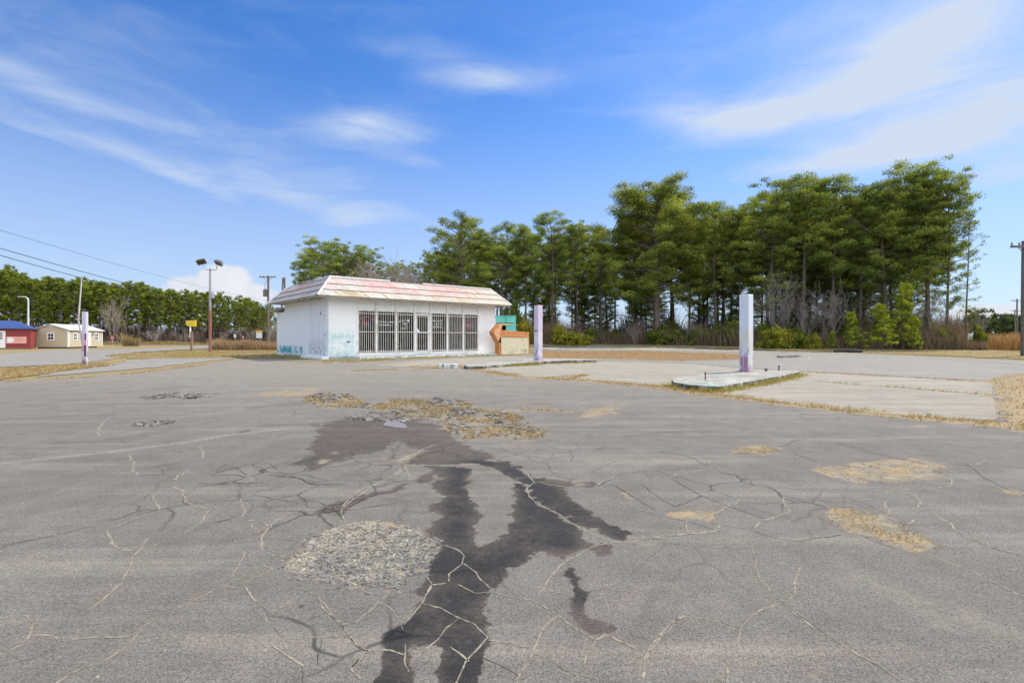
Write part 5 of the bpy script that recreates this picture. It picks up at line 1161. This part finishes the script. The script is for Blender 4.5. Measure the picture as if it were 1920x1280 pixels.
rt = random.Random(21)
def put_pine(px, py_top, Y, pr, label, group=None, hn=16.35, name='pine_tree', sx=1.0, rz=None):
    X = XA(px, Y); z0 = float(terr(X, Y)) - .06; s = (ZA(py_top, Y) - z0) / hn
    return plant(name, pr, (X, Y, z0), s, rt.uniform(0, 6.28) if rz is None else rz, label, 'pine tree', group, sx)
FRONT = [
 (590, 470, 88, TALL[0], 1.2, 'pine half hidden behind the leftmost pine over the store roof'), (626, 468, 87, LONG[2], 1.25, 'pine between the leftmost pine and its right neighbour over the store roof'), (668, 478, 88, TALL[2], 1.2, 'pine behind the lower bushy pine over the store roof'),
 (604, 462, 82, LONG[0], 1.35, 'leftmost pine of the wood, bushy crown just above the left part of the store roof'),
 (648, 474, 84, LONG[1], 1.25, 'bushy pine above the store roof, right next to the leftmost pine of the wood'),
 (690, 474, 86, LONG[2], 1.2, 'lower pine above the store roof, half hidden by greyish bare trees'),
 (862, 413, 72, OPENP[0], 1.15, 'tall open pine rising above the right half of the store roof'),
 (812, 486, 70, LONG[0], 1.0, 'smaller dense pine above the store roof, left of the tall open pine'),
 (938, 430, 71, OPENP[1], 1.25, 'flat crowned pine with forking boughs above the right end of the store roof'),
 (985, 428, 70, TALL[0], 1.0, 'slender pine directly above the lilac column'),
 (1036, 404, 68, TALL[1], 1.1, 'round topped pine standing a little higher, right of the lilac column'),
 (1084, 426, 67, TALL[2], 1.0, 'slender pine in the even row left of the great broad pine'),
 (1128, 430, 66, TALL[3], 1.0, 'last slender pine before the great broad pine, on its left'),
 (1232, 360, 59, BROAD, 1.18, 'great broad domed pine, widest crown of the wood, with a thick dark trunk'),
 (1342, 383, 58, TALL[0], 1.15, 'pine to the right of the great broad pine, crown notched lower'),
 (1392, 398, 57, TALL[2], 1.2, 'pine whose lower crown stands right behind the pale blue column'),
 (1448, 358, 54, LONG[1], 1.35, 'dense dark pine rising right of the pale blue column'),
 (1503, 340, 53, TALL[3], 1.35, 'tall pine above the grey bare bushes'),
 (1562, 342, 52, TALL[1], 1.15, 'tall pine with ragged top, between two others over the bright young pines'),
 (1612, 366, 51, OPENP[0], .8, 'thin crowned pine in the gap left of the highest pines'),
 (1662, 345, 49, TALL[0], 1.2, 'pine over the broadest young pine, second from the highest'),
 (1708, 328, 48, LONG[2], 1.25, 'pine with long hanging boughs left of the highest pine'),
 (1742, 318, 47, TALL[2], 1.2, 'highest pine of the wood, crown topping the right end'),
 (1776, 346, 46.5, LONG[0], .85, 'pine on the right flank of the highest pine'),
 (1812, 398, 45, SLIM, 1.0, 'slim pine with short boughs, outermost at the right end of the wood')]
for (px, py, Y, pr, sx, lab) in FRONT: put_pine(px, py, Y, pr, lab, sx=sx)
BACKL = 'slender dark trunked pine standing among others deeper in the wood'
def skyline(px):
    a = np.array([(560, 470), (640, 476), (700, 485), (790, 480), (830, 430), (900, 432), (1000, 420), (1060, 415), (1140, 425), (1170, 385), (1230, 366), (1300, 385), (1390, 400), (1430, 362), (1500, 345), (1620, 365), (1690, 340), (1750, 322), (1790, 345), (1815, 410), (1840, 520)]); return float(np.interp(px, a[:, 0], a[:, 1]))
ALLP = TALL + LONG + OPENP
k = 0
for row, (dy, step, drop) in enumerate([(5, 46, 16), (11, 46, 22), (18, 46, 30)]):
    px = 822 + row * 17
    while px < 1752 - row * 6:
        Yb = np.interp(px, [820, 1040, 1230, 1450, 1840], [73, 67, 60, 54, 45.5]) + dy + rt.uniform(-2, 2)
        put_pine(px, skyline(px) + drop + rt.uniform(-10, 34), Yb, rt.choice(TALL + LONG[:2] if px < 1400 else ALLP), BACKL, 'pines deeper in the wood', sx=rt.uniform(.85, 1.15)); px += step * rt.uniform(.6, 1.4)
for px in (575, 625, 668, 700, 722, 745, 765, 786, 806): put_pine(px, skyline(px) + rt.uniform(12, 26), 90 + rt.uniform(0, 6), rt.choice(LONG), BACKL, 'pines deeper in the wood')
# under-storey pines and saplings of the edge
for (px, py, Y, sx, pr, lab) in [(1598, 588, 45.2, .85, YOUNG[0], 'small bright young pine, left of the broadest young pine'), (1652, 574, 44.0, 1.05, YOUNG[1], 'broadest bright young pine at the wood edge, bushy to the ground'),
                             (1694, 536, 45.5, .7, YOUNG[0], 'taller darker young pine right of the broadest young pine'), (1716, 600, 43.8, .8, YOUNG[1], 'thin low young pine, rightmost of the young pines'), (1560, 622, 46.5, 1.0, YOUNG[1], 'tiny yellow green pine seedling left of the bright young pines')]:
    put_pine(px, py, Y, pr, lab, hn=4.0, name='young_pine', sx=sx)
# lower boughs that fill the edge between the trunks
for k in range(26):
    px = rt.uniform(1010, 1770); Y = np.interp(px, [820, 1040, 1230, 1450, 1840], [71, 65.5, 58.5, 53, 45.5]) + rt.uniform(3, 12)
    put_pine(px, rt.uniform(520, 590) - (px > 1400) * 25, Y, rt.choice(LONG), 'half grown pine filling the shade between the tall trunks', 'half grown pines under the tall ones', sx=rt.uniform(1.5, 2.2))

# the far wood across the road
FL = 'pine of the long even wood across the road on the left'
def skyl(px): return float(np.interp(px, [-60, 0, 20, 60, 130, 200, 250, 300, 360, 420, 470, 520], [515, 510, 506, 522, 524, 534, 532, 545, 548, 556, 566, 580]))
for row, (Y0, step, drop) in enumerate([(126, 21, 3), (134, 19, 0), (143, 24, 3)]):
    px = -30 + row * 7
    while px < 528:
        front = row == 0
        put_pine(px, skyl(px) + drop + abs(rt.gauss(0, 9)) - 6, Y0 + rt.uniform(-3, 3), rt.choice(FARP), FL if front else 'pine further back in the long wood across the road', 'front pines of the far left wood' if front else 'rear pines of the far left wood', sx=rt.uniform(.75, 1.0)); px += step * rt.uniform(.7, 1.3)

# bare trees
def bare_meshes(seed, H_, stems, spread, depth=4, fan=.5):
    rg = np.random.default_rng(seed); mb = MB()
    def grow(p, d_, L, r, lev):
        k = 3; pts = [p]
        for i in range(k): d_ = unit(d_ + rg.normal(size=3) * .10 + np.array([0, 0, .05])); pts.append(pts[-1] + d_ * L / k)
        mb.tube(pts, [max(.009, r) * (1 - .45 * i / k) for i in range(k + 1)], 5 if lev < 2 else 3, cap=False, tint=float(np.clip(.35 + .18 * lev * .6 + rg.normal() * .12, 0, 1)))
        if lev >= depth: return
        for _ in range(rg.integers(3, 5) if lev else rg.integers(5, 8)):
            s = rg.uniform(.3, 1.0); i0 = min(k - 1, int(s * k)); f = s * k - i0; q = pts[i0] * (1 - f) + pts[i0 + 1] * f
            nd = unit(d_ + rg.normal(size=3) * fan * np.array([1, 1, .6]) + np.array([0, 0, .15])); grow(q, nd, L * rg.uniform(.42, .68), r * .5, lev + 1)
    for _ in range(stems):
        a = rg.random() * 6.28; grow(np.array([cos(a) * .15 * stems ** .5, sin(a) * .15 * stems ** .5, 0]), unit(np.array([cos(a) * spread, sin(a) * spread, 1])), H_ * rg.uniform(.5, .72), .075 * H_ / 8 / stems ** .3, 0)
    return mb
def bare_proto(*a, **k): 
    o = bare_meshes(*a, **k).build('branches', M_TWIG, smooth=True); me = o.data; bpy.data.objects.remove(o); return me
BARE = [bare_proto(1, 8, 1, .05), bare_proto(2, 8, 5, .28, 3), bare_proto(3, 8, 7, .42, 3), bare_proto(5, 8, 3, .12, 4, .45), bare_proto(6, 8, 4, .16, 4, .55)]
def put_bare(px, py_top, Y, me, label, sx=1.0, group=None, hn=8.0):
    X = XA(px, Y); z0 = float(terr(X, Y)) - .04; o = bpy.data.objects.new('bare_tree', me); COL.objects.link(o); s = (ZA(py_top, Y) - z0) / hn
    o.location = (X, Y, z0); o.rotation_euler = (0, 0, rt.uniform(0, 6.28)); o.scale = (s * sx, s * sx, s); tag(o, label, 'bare tree', group); return o
def topz(me): return max(v.co.z for v in me.vertices)
TZ = {me.name: topz(me) for me in BARE}
for (px, py, Y, i, sx, lab) in [
 (722, 476, 80, 4, 1.3, 'pale grey bare tree above the middle of the store roof, lightest of the bare ones'), (745, 486, 78, 4, 1.2, 'brownish bare tree in the gap above the store roof'), (786, 482, 77, 4, 1.4, 'dense brown bare tree above the store roof, just left of the tall open pine'),
 (676, 494, 79, 4, 1.3, 'low bare tree above the store roof, in front of two bushy pines'), (762, 490, 82, 4, 1.3, 'thin bare tree behind the dense brown bare one over the store roof'),
 (1474, 500, 50.5, 2, 1.0, 'wide fan of pale grey bare stems right of the pale blue column'), (1508, 546, 49, 1, .9, 'leaning reddish bare sapling beside the fan of pale stems'), (1546, 520, 49.5, 2, .9, 'tangled bare bush left of the bright young pines'),
 (1628, 520, 50, 0, .9, 'single pale bare tree with crooked limbs behind the bright young pines'), (1742, 525, 46.5, 1, .8, 'greyish bare thicket stems under the highest pine'), (1780, 570, 46, 1, .9, 'brown bare sapling under the right flank of the wood'),
 (1842, 566, 45, 3, .5, 'crooked broken snag at the open right end of the wood'), (1190, 590, 57, 1, 1.2, 'bare brushwood left of the thick trunk of the great broad pine'), (1300, 590, 56, 1, 1.3, 'bare brushwood right of the thick trunk of the great broad pine'),
 (212, 548, 108, 3, .8, 'tall pale bare tree in front of the left wood, right of the beige shed'), (222, 556, 110, 1, .5, 'thin pale bare stems close to the tall pale bare tree on the left'),
 (296, 612, 104, 2, 2.0, 'wide low purplish bare tree between the beige shed and the yellow sign'), (345, 616, 104, 2, 1.5, 'low spreading bare tree left of the yellow sign post'), (366, 618, 106, 2, 1.2, 'low bare tree just right of the yellow sign post'),
 (420, 614, 106, 3, 1.2, 'bare bush tree behind the floodlight pole on the right'), (466, 606, 104, 2, 1.6, 'spreading brownish bare tree left of the white and yellow sign'), (508, 604, 100, 2, 1.3, 'brownish bare tree behind the transformer pole')]:
    put_bare(px, py, Y, BARE[i], lab, sx, hn=TZ[BARE[i].name])

# shrubs along the wood edge
def shrub_mesh(seed, mat, n=46, ln=.17, wd=.075):
    rg = np.random.default_rng(seed); mb = MB()
    for _ in range(n):
        a = rg.random() * 6.28; r = rg.random() ** .6 * .85; z = rg.random() ** .8 * (1.05 - .65 * r); clump(mb, (cos(a) * r, sin(a) * r, max(.08, z)), rg.uniform(.16, .34), 46, rg, .85, ln, wd, .45 + .15 * rg.normal())
    st = MB()
    for _ in range(9):
        a = rg.random() * 6.28; st.tube([(0, 0, 0), (cos(a) * .3, sin(a) * .3, .4), (cos(a) * .6, sin(a) * .6, .8)], [.03, .02, .008], 4, cap=False)
    return proto('shrub', (mb, st), (mat, M_BARK), ('foliage', 'stem'))
SH = [shrub_mesh(1, M_SHRUB), shrub_mesh(2, M_SHRUB), shrub_mesh(3, M_YSHRUB)]
def put_shrub(px, Y, wpx, py_top, pr, label, group=None):
    X = XA(px, Y); z0 = float(terr(X, Y)) - .05; h = ZA(py_top, Y) - z0; e = plant('shrub', pr, (X, Y, z0), h / 1.15, rt.uniform(0, 6), label, 'shrub', group); e.scale = (wpx / F * Y / 1.9, wpx / F * Y / 1.9, h / 1.15)
for (px, Y, wd, py, i, lab) in [(1452, 47.5, 66, 604, 2, 'yellow green rounded shrub right of the pale blue column'), (1490, 47.8, 60, 612, 1, 'green shrub under the fan of pale bare stems'), (1524, 46.2, 30, 620, 2, 'small yellow shrub beside the reddish leaning sapling'),
  (1430, 52, 50, 600, 0, 'dark green shrub just behind the pale blue column'), (1375, 54, 60, 596, 0, 'dark shaded shrub left of the pale blue column'), (1245, 58, 70, 606, 1, 'green shrub at the foot of the great broad pine'), (1110, 62, 50, 612, 0, 'dark shrub at the wood edge right of the tawny bush'),
  (1150, 62, 44, 616, 1, 'green leafy shrub beside a dark one, left of the great broad pine'), (1048, 58, 34, 600, 2, 'yellowish upright shrub right of the lilac column'), (1076, 57, 70, 618, 2, 'tawny yellow bush at the corner of the wood edge, right of the lilac column'),
  (980, 62, 40, 590, 2, 'olive yellow shrub between the teal booth and the lilac column'), (1310, 56, 60, 610, 0, 'dark shrub in the shade right of the great broad pine'), (960, 66, 60, 560, 1, 'tall green shrub behind the teal booth'), (1345, 55.5, 40, 604, 1, 'green shrub in deep shade between two dark shrubs'),
  (1836, 44.5, 26, 606, 0, 'dark shrub under the broken snag at the open right end'), (1768, 45, 50, 612, 0, 'dull brownish green shrub below the highest pine')]:
    put_shrub(px, Y, wd, py, SH[i], lab)
for k in range(22):
    px = rt.uniform(985, 1780); Y = np.interp(px, [820, 1040, 1230, 1450, 1840], [71, 66, 59.5, 54.5, 46.5]) + rt.uniform(1, 9)
    put_shrub(px, Y, rt.uniform(40, 90), rt.uniform(585, 625), SH[rt.randrange(2)], 'dark shrub in the shade inside the wood', 'shrubs inside the wood')

# dead brush, reeds, litter of stems: nobody could count them
def stems(name, spots, mat, label=None, cat=None, kind='stuff', bend=.3):
    """spots: x, y, height, width per stem"""
    x, y, h, wd = spots; n = len(x); rg = np.random.default_rng(n)
    a = rg.random(n) * 6.28; b_ = rg.normal(size=(n, 2)) * bend * h[:, None]
    z = terr(x, y) - .03; sx_, sy_ = np.cos(a) * wd, np.sin(a) * wd
    p0 = np.stack([x - sx_, y - sy_, z], 1); p1 = np.stack([x + sx_, y + sy_, z], 1)
    m0 = np.stack([x + b_[:, 0] * .35 + sx_ * .8, y + b_[:, 1] * .35 + sy_ * .8, z + h * .6], 1); m1 = np.stack([x + b_[:, 0] * .35 - sx_ * .8, y + b_[:, 1] * .35 - sy_ * .8, z + h * .6], 1)
    tp = np.stack([x + b_[:, 0], y + b_[:, 1], z + h], 1)
    v = np.stack([p0, p1, m0, m1, tp], 1).reshape(-1, 3); i = np.arange(n) * 5
    mb = MB(); tint = np.clip(rg.normal(.45, .25, n), 0, 1)
    mb.add(v, np.stack([i, i + 1, i + 2, i + 3], 1), tint=np.repeat(tint, 5)); mb.f.append(np.stack([i + 3, i + 2, i + 4], 1).astype(np.int32)); mb.mi.append(np.zeros(n, np.int32))
    o = mb.build(name, mat); return tag(o, label, cat, kind=kind)
def band(pl, n, depth, hmin, hmax, wd, seed):
    """stems strewn behind a line of (px, Y)"""
    rg = np.random.default_rng(seed); a = np.array(pl, float); px = rg.uniform(a[0, 0], a[-1, 0], n); Y = np.interp(px, a[:, 0], a[:, 1]) + rg.random(n) ** 1.3 * depth
    h = rg.uniform(hmin, hmax, n) * (.45 + .9 * vnoise(px / 23, px * 0, seed)); return (px - 960) / F * Y, Y, h, np.full(n, wd) * rg.uniform(.6, 1.4, n)
def cat_spots(*q): return tuple(np.concatenate([p[i] for p in q]) for i in range(4))
EDGE = [(985, 64), (1040, 62.5), (1230, 57), (1450, 48), (1600, 45.5), (1840, 43.2)]
stems('brushwood', cat_spots(band([(1000, 66), (1230, 60), (1450, 52), (1800, 46)], 5200, 14, 1.2, 3.6, .02, 41), band([(960, 62), (1100, 61)], 2600, 5, .7, 2.6, .018, 1), band([(1100, 61), (1230, 57), (1450, 49.5)], 5200, 6, .5, 2.4, .018, 2), band([(1450, 49), (1700, 45)], 2600, 4, .3, 1.5, .016, 3), band([(1690, 44.6), (1850, 43.2)], 5200, 3.2, .5, 1.7, .016, 4), band([(1720, 46), (1810, 45)], 1500, 3, 1.2, 3.0, .016, 14), band([(930, 66), (1010, 63)], 1600, 4, 1.2, 3.0, .02, 15)), M_BRUSH, 'tangle of brown dead brushwood along the foot of the wood', 'brush')
stems('dry_reeds', cat_spots(band([(1836, 46), (1925, 42), (2100, 40)], 6500, 14, .9, 1.5, .018, 5)), leaf_mat('russet_reeds', (.22, .125, .065), (.46, .31, .17), .3), 'russet dry reeds between the wood and the utility poles', 'reeds')
stems('dry_reeds', cat_spots(band([(395, 46), (420, 43.5), (545, 43.5)], 9000, 9, .45, .95, .02, 6)), leaf_mat('brown_reeds', (.22, .14, .085), (.46, .34, .22), .3), 'band of brown dead weeds behind the floodlight pole', 'weeds')
stems('dry_reeds', cat_spots(band([(180, 100), (540, 96)], 5000, 12, .2, .8, .04, 7), band([(230, 84), (262, 84)], 900, 3, .6, 2.6, .03, 8)), M_STRAW, 'pale straw grass along the foot of the left wood', 'grass')
stems('brushwood', cat_spots(band([(-40, 140), (540, 140)], 9000, 16, 2.0, 8.5, .05, 31), band([(-40, 124), (540, 122)], 5000, 12, .6, 2.6, .03, 32)), leaf_mat('shaded_brush', (.07, .055, .045), (.19, .15, .12), .1), 'dark brushwood between the trunks of the left wood', 'brush')  # shade under the trees is put into this darker brush colour
stems('brushwood', cat_spots(band([(1000, 72), (1230, 66), (1450, 58), (1800, 50)], 9000, 12, 1.4, 4.6, .03, 51)), leaf_mat('shaded_thicket', (.06, .05, .038), (.17, .135, .10), .1), 'dark thicket of stems in the shade between the trunks', 'brush')  # darker stem colour carries the shade between the trunks
# far wood on the right: one mass at the horizon
mbf = MB(); rg = np.random.default_rng(77)
for k in range(60):
    px = rg.uniform(1815, 2060); Y = rg.uniform(250, 300); X = XA(px, Y); h = (10.5 + 4.5 * vnoise(px / 14, 0, 3) + rg.uniform(-1.5, 1.5)) * (1 if rg.random() > .08 else 1.25); r = rg.uniform(2.2, 4.2)
    for j in range(12):
        clump(mbf, (X + rg.normal() * r * .6, Y + rg.normal() * 2, h * rg.uniform(.25, .93)), r * rg.uniform(.4, .6), 26, rg, .7, 1.6, .6, .4 + .1 * rg.normal())
tag(mbf.build('distant_wood', leaf_mat('distant_leaves', (.055, .085, .04), (.12, .155, .07), .3)), 'distant dark treeline on the horizon at the open right side', 'wood', kind='stuff')

# ------------------------------------------------------------------ grass, weeds and rubble on the paving
def strew_line(pl, width, n, seed):
    rg = np.random.default_rng(seed); p = PT(pl); L = np.concatenate([[0], np.cumsum(np.hypot(*np.diff(p, axis=0).T))]); s = rg.random(n) * L[-1]
    x = np.interp(s, L, p[:, 0]) + rg.normal(size=n) * width * .5; y = np.interp(s, L, p[:, 1]) + rg.normal(size=n) * width * .5
    k = fbm(x * 2.2, y * 2.2, seed, 3) > .42; return x[k], y[k]
def strew_area(px, n, seed, thr=.42, sc=3):
    rg = np.random.default_rng(seed); p = PT(px); x = rg.uniform(p[:, 0].min(), p[:, 0].max(), n); y = rg.uniform(p[:, 1].min(), p[:, 1].max(), n)
    k = inside(x, y, p) & (fbm(x * sc, y * sc, seed, 3) > thr); return x[k], y[k]
def blades(xy, hmin, hmax, wd, seed):
    x, y = xy; rg = np.random.default_rng(seed); return x, y, rg.uniform(hmin, hmax, len(x)), np.full(len(x), wd)
q = []
for i, (pl, wd) in enumerate(GRASSL):
    Ln = float(np.sum(np.hypot(*np.diff(PT(pl), axis=0).T))); q.append(blades(strew_line(pl, wd * 1.3, int(min(7000, Ln * (60 + 1200 * wd))), 40 + i), .03, .10, .006, i))
q.append(blades(strew_area(GRASSP[0][0], 26000, 60, .36), .03, .10, .006, 60))
for i, s_ in enumerate((0, 5, 6, 7, 9)):
    poly = SAND[s_][0]; q.append(blades(strew_area(poly, 6500, 70 + i, .48, 9), .010, .042, .005, 70 + i) if i else blades(strew_area(poly, 38000, 70, .46, 5), .015, .065, .010, 70))
q.append(blades(strew_area([(985, 658), (1200, 657.5), (1390, 664), (1394, 673), (1280, 676), (1150, 672.5), (1010, 673)], 9000, 90, .35), .04, .12, .012, 90))
q.append(blades(strew_area([(0, 692), (75, 688), (131, 684.4), (197, 680.6), (212, 683.4), (169, 689), (112, 695.6), (66, 704), (0, 712.5)], 7000, 91, .3), .04, .13, .010, 91))
q.append(blades(strew_area([(197, 667), (262, 660.5), (356, 656), (420, 655.5), (540, 655), (560, 672), (440, 671.5), (360, 671.5), (234, 673)], 16000, 92, .3), .04, .13, .014, 92))
q.append(blades(strew_area([(1040, 644.5), (1200, 643.5), (1400, 646), (1600, 651), (1920, 658), (1920, 673), (1600, 660), (1400, 655), (1300, 652), (1040, 648)], 14000, 93, .3), .04, .12, .016, 93))
stems('dry_grass', cat_spots(*q), leaf_mat('golden_straw', (.22, .16, .07), (.47, .35, .165), .3, .1), 'dry straw coloured grass growing in the joints and bare patches of the paving', 'grass', bend=.9)
# litter of straw lying flat along the sand-filled cracks
q = []
for i, ln in enumerate(CRACKS):
    Lc = float(np.sum(np.hypot(*np.diff(PT(ln), axis=0).T))); x, y = strew_line(ln, .02, int(Lc * 16), 300 + i); k = fbm(x * 1.3, y * 1.3, 8, 2) > .56; q.append(blades((x[k], y[k]), .006, .022, .0016, i))
stems('crack_grass', cat_spots(*q), M_STRAW, 'tiny dry grass stems in the cracks of the asphalt', 'grass', bend=1.4)
q = []
for i, (px, py, n, r) in enumerate([(1614, 1232, 60, .016), (1419, 1060, 40, .016), (793, 1274, 50, .014), (1023, 1181, 36, .018), (561, 1254, 34, .012), (529, 1193, 24, .012), (1085, 1172, 14, .01), (1580, 885, 40, .06), (1712, 1018, 26, .03), (1600, 893, 40, .05), (768, 1010, 24, .02)]):
    X, Y = P(px, py); rg = np.random.default_rng(i); q.append((X + rg.normal(size=n) * r, Y + rg.normal(size=n) * r, rg.uniform(.010, .028, n) * (1 + Y / 8), np.full(n, .0022 * (1 + Y / 6))))
for i, pl in enumerate([[(1345, 735), (1372, 731), (1440, 717), (1500, 703)], [(508, 667), (560, 672), (606, 677.5)], [(606, 677.5), (665, 676.5), (735, 673.5)], [(930, 688), (1010, 684)], [(735, 673.2), (830, 669.6), (940, 666.6)], [(1262, 724), (1300, 731), (1345, 735)]]):
    x, y = strew_line(pl, .22, 1500, 400 + i); q.append(blades((x, y), .04, .15, .007, 400 + i))
x, y = strew_area([(300, 668), (345, 662), (420, 661), (400, 668)], 5000, 420, .3); q.append(blades((x, y), .03, .09, .012, 420))
stems('green_weeds', cat_spots(*q), M_GREENW, 'low green and yellow weeds along kerbs and in cracks', 'weeds', bend=.7)

# broken asphalt: loose lumps
def lumps(name, spots, mat, label, cat):
    rg = np.random.default_rng(len(spots)); mb = MB()
    base_v = np.array([(-1, -1, 0), (1, -1, 0), (1, 1, 0), (-1, 1, 0), (-.7, -.7, 1), (.7, -.8, 1), (.75, .7, 1), (-.8, .7, 1)], float)
    base_f = np.array([(0, 1, 5, 4), (1, 2, 6, 5), (2, 3, 7, 6), (3, 0, 4, 7), (4, 5, 6, 7)])
    X, Y, R_ = spots; n = len(X)
    v = base_v[None] + rg.normal(size=(n, 8, 3)) * np.array([.42, .42, .34]); v[:, :4, 2] = -.3
    a = rg.random(n) * 6.28; ca, sa = np.cos(a)[:, None], np.sin(a)[:, None]
    R_ = R_ * .55; sx_ = R_ * rg.uniform(.7, 2.3, n); hz = R_ * rg.uniform(.18, .7, n)
    vx = v[:, :, 0] * sx_[:, None]; vy = v[:, :, 1] * R_[:, None]
    out = np.stack([X[:, None] + vx * ca - vy * sa, Y[:, None] + vx * sa + vy * ca, v[:, :, 2] * hz[:, None] + terr(X, Y)[:, None]], 2).reshape(-1, 3)
    f = (base_f[None] + (np.arange(n) * 8)[:, None, None]).reshape(-1, 4)
    mb.add(out, f, tint=np.repeat(rg.random(n), 8)); return tag(mb.build(name, mat), label, cat, kind='stuff')
def lump_mat(name, lo, hi):
    m, t, b = new_mat(name); c = t.mix(t.attr('tint'), lo, hi); c = t.mix(t.rng(t.noise(t.obj(), 40, 4, .7), .4, .7, 0, .5), c, tuple(x * 1.7 for x in hi)); t.put(b.inputs['Base Color'], c); b.inputs['Roughness'].default_value = .95; return m
def area_spots(px, n, rmin, rmax, seed, thr, scale=6):
    x, y = strew_area(px, n, seed, 0.0); k = fbm(x * scale, y * scale, seed + 3, 3) > thr; x, y = x[k], y[k]; rg = np.random.default_rng(seed)
    return x, y, rmin + (rmax - rmin) * rg.random(len(x)) ** 2.6
def cat3(*q): return tuple(np.concatenate([p[i] for p in q]) for i in range(3))
RUB = SAND[11][0]
ring_ = [(520, 1066), (580, 998), (650, 972), (760, 975), (835, 1015), (830, 1045), (775, 1100), (740, 1118), (630, 1108), (545, 1090)]
lumps('broken_asphalt', cat3(area_spots(RUB, 6000, .003, .015, 1, .47, 16), area_spots([(545, 1075), (600, 1045), (680, 1040), (760, 1030), (820, 1030), (795, 1055), (750, 1104), (650, 1098), (565, 1085)], 9000, .0015, .014, 2, .43, 22), area_spots([(700, 985), (760, 990), (825, 1020), (815, 1045), (770, 1060), (720, 1020)], 2500, .002, .013, 14, .40, 20), area_spots(ring_, 2600, .003, .013, 3, .5, 10),
      area_spots(SAND[0][0], 9000, .008, .045, 4, .55, 3.2), area_spots(Z4([(455, 318), (520, 300), (640, 285), (800, 290), (900, 318), (800, 328)]), 900, .015, .07, 5, .35, 3), area_spots(Z4([(880, 210), (960, 200), (1105, 216), (960, 244)]), 500, .015, .08, 6, .3, 3),
      area_spots(Z4([(1040, 250), (1150, 245), (1130, 295), (1050, 285)]), 260, .015, .07, 7, .3, 3), area_spots(Z4([(1220, 285), (1330, 285), (1390, 335), (1290, 335)]), 420, .015, .06, 8, .35, 3), area_spots(Z4([(235, 185), (330, 172), (465, 178), (400, 208), (300, 220)]), 420, .015, .07, 9, .3, 3),
      area_spots(Z3([(800, 257), (870, 238), (980, 228), (1080, 238), (1210, 236), (1160, 251), (1080, 262), (970, 252)]), 420, .015, .07, 10, .3, 3), area_spots(Z3([(730, 402), (830, 388), (1015, 384), (960, 402), (840, 417)]), 260, .012, .05, 11, .3, 3),
      area_spots([(1455, 667.5), (1500, 666.5), (1501, 670), (1460, 671)], 200, .03, .12, 12, .2, 2), area_spots(Z6([(480, 400), (560, 390), (580, 440), (500, 450)]), 60, .004, .014, 13, .3)),
      lump_mat('broken_asphalt', (.045, .040, .036), (.19, .172, .15)), 'dark broken lumps of asphalt in the worn out patches', 'rubble')
lumps('gravel', cat3(area_spots(RUB, 8000, .003, .013, 21, .42, 14), area_spots(SAND[0][0], 2500, .008, .03, 22, .45, 2), area_spots([(-100, 1300), (2000, 1300), (1700, 800), (200, 800)], 700, .001, .005, 23, .0), area_spots(SAND[5][0], 200, .004, .012, 24, .3), area_spots(SAND[6][0], 200, .003, .010, 25, .3)),
      lump_mat('pale_gravel', (.13, .115, .09), (.28, .252, .195)), 'pale gravel scattered over the worn asphalt', 'gravel')
# puddle
pp = PT(Z4([(655, 352), (670, 330), (700, 325), (745, 328), (770, 342), (795, 362), (780, 369), (730, 366), (690, 358)])); mb = MB()
c0 = pp.mean(0); mb.add([(x, y, .004) for x, y in pp] + [(c0[0], c0[1], .004)], [(i, (i + 1) % len(pp), len(pp)) for i in range(len(pp))])
m, t, b = new_mat('puddle_water'); b.inputs['Base Color'].default_value = (.10, .105, .125, 1); b.inputs['Roughness'].default_value = .12; b.inputs['Specular IOR Level'].default_value = .9
tag(mb.build('puddle', m), kind='structure')
# small stray things
X, Y = P(1590, 661); Y += .6; X = XA(1590, Y); mb = MB(); mb.tube([(-1.0, 0, .10), (-.4, .05, .14), (.3, 0, .12), (1.1, .1, .10)], [.10, .13, .12, .09], 9); o = mb.build('dark_log', simple('charred_log', (.04, .036, .03), .9, .4, 5)); o.location = (X, Y, float(terr(X, Y))); tag(o, 'dark fallen log lying on the verge before the bright young pines', 'log')
for (px, py, lab, w_) in [(1518, 672, 'pale stone lying on the far paving right of the pale blue column', .1), (418, 667, 'dark clod lying on the grass left of the store', .14), (477, 667.5, 'dark clod lying in the shade by the left end of the store', .12), (1830, 659, 'pale stone on the verge below the broken snag', .09)]:
    X, Y = P(px, py); o = lumps('stone', (np.array([0.]), np.array([0.]), np.array([w_])), simple('stone_' + str(px), (.55, .52, .46) if 'pale' in lab else (.07, .06, .05), .9, .2, 9), lab, 'stone'); del o['kind']; o.location = (float(X), float(Y), float(terr(X, Y)) + .01)
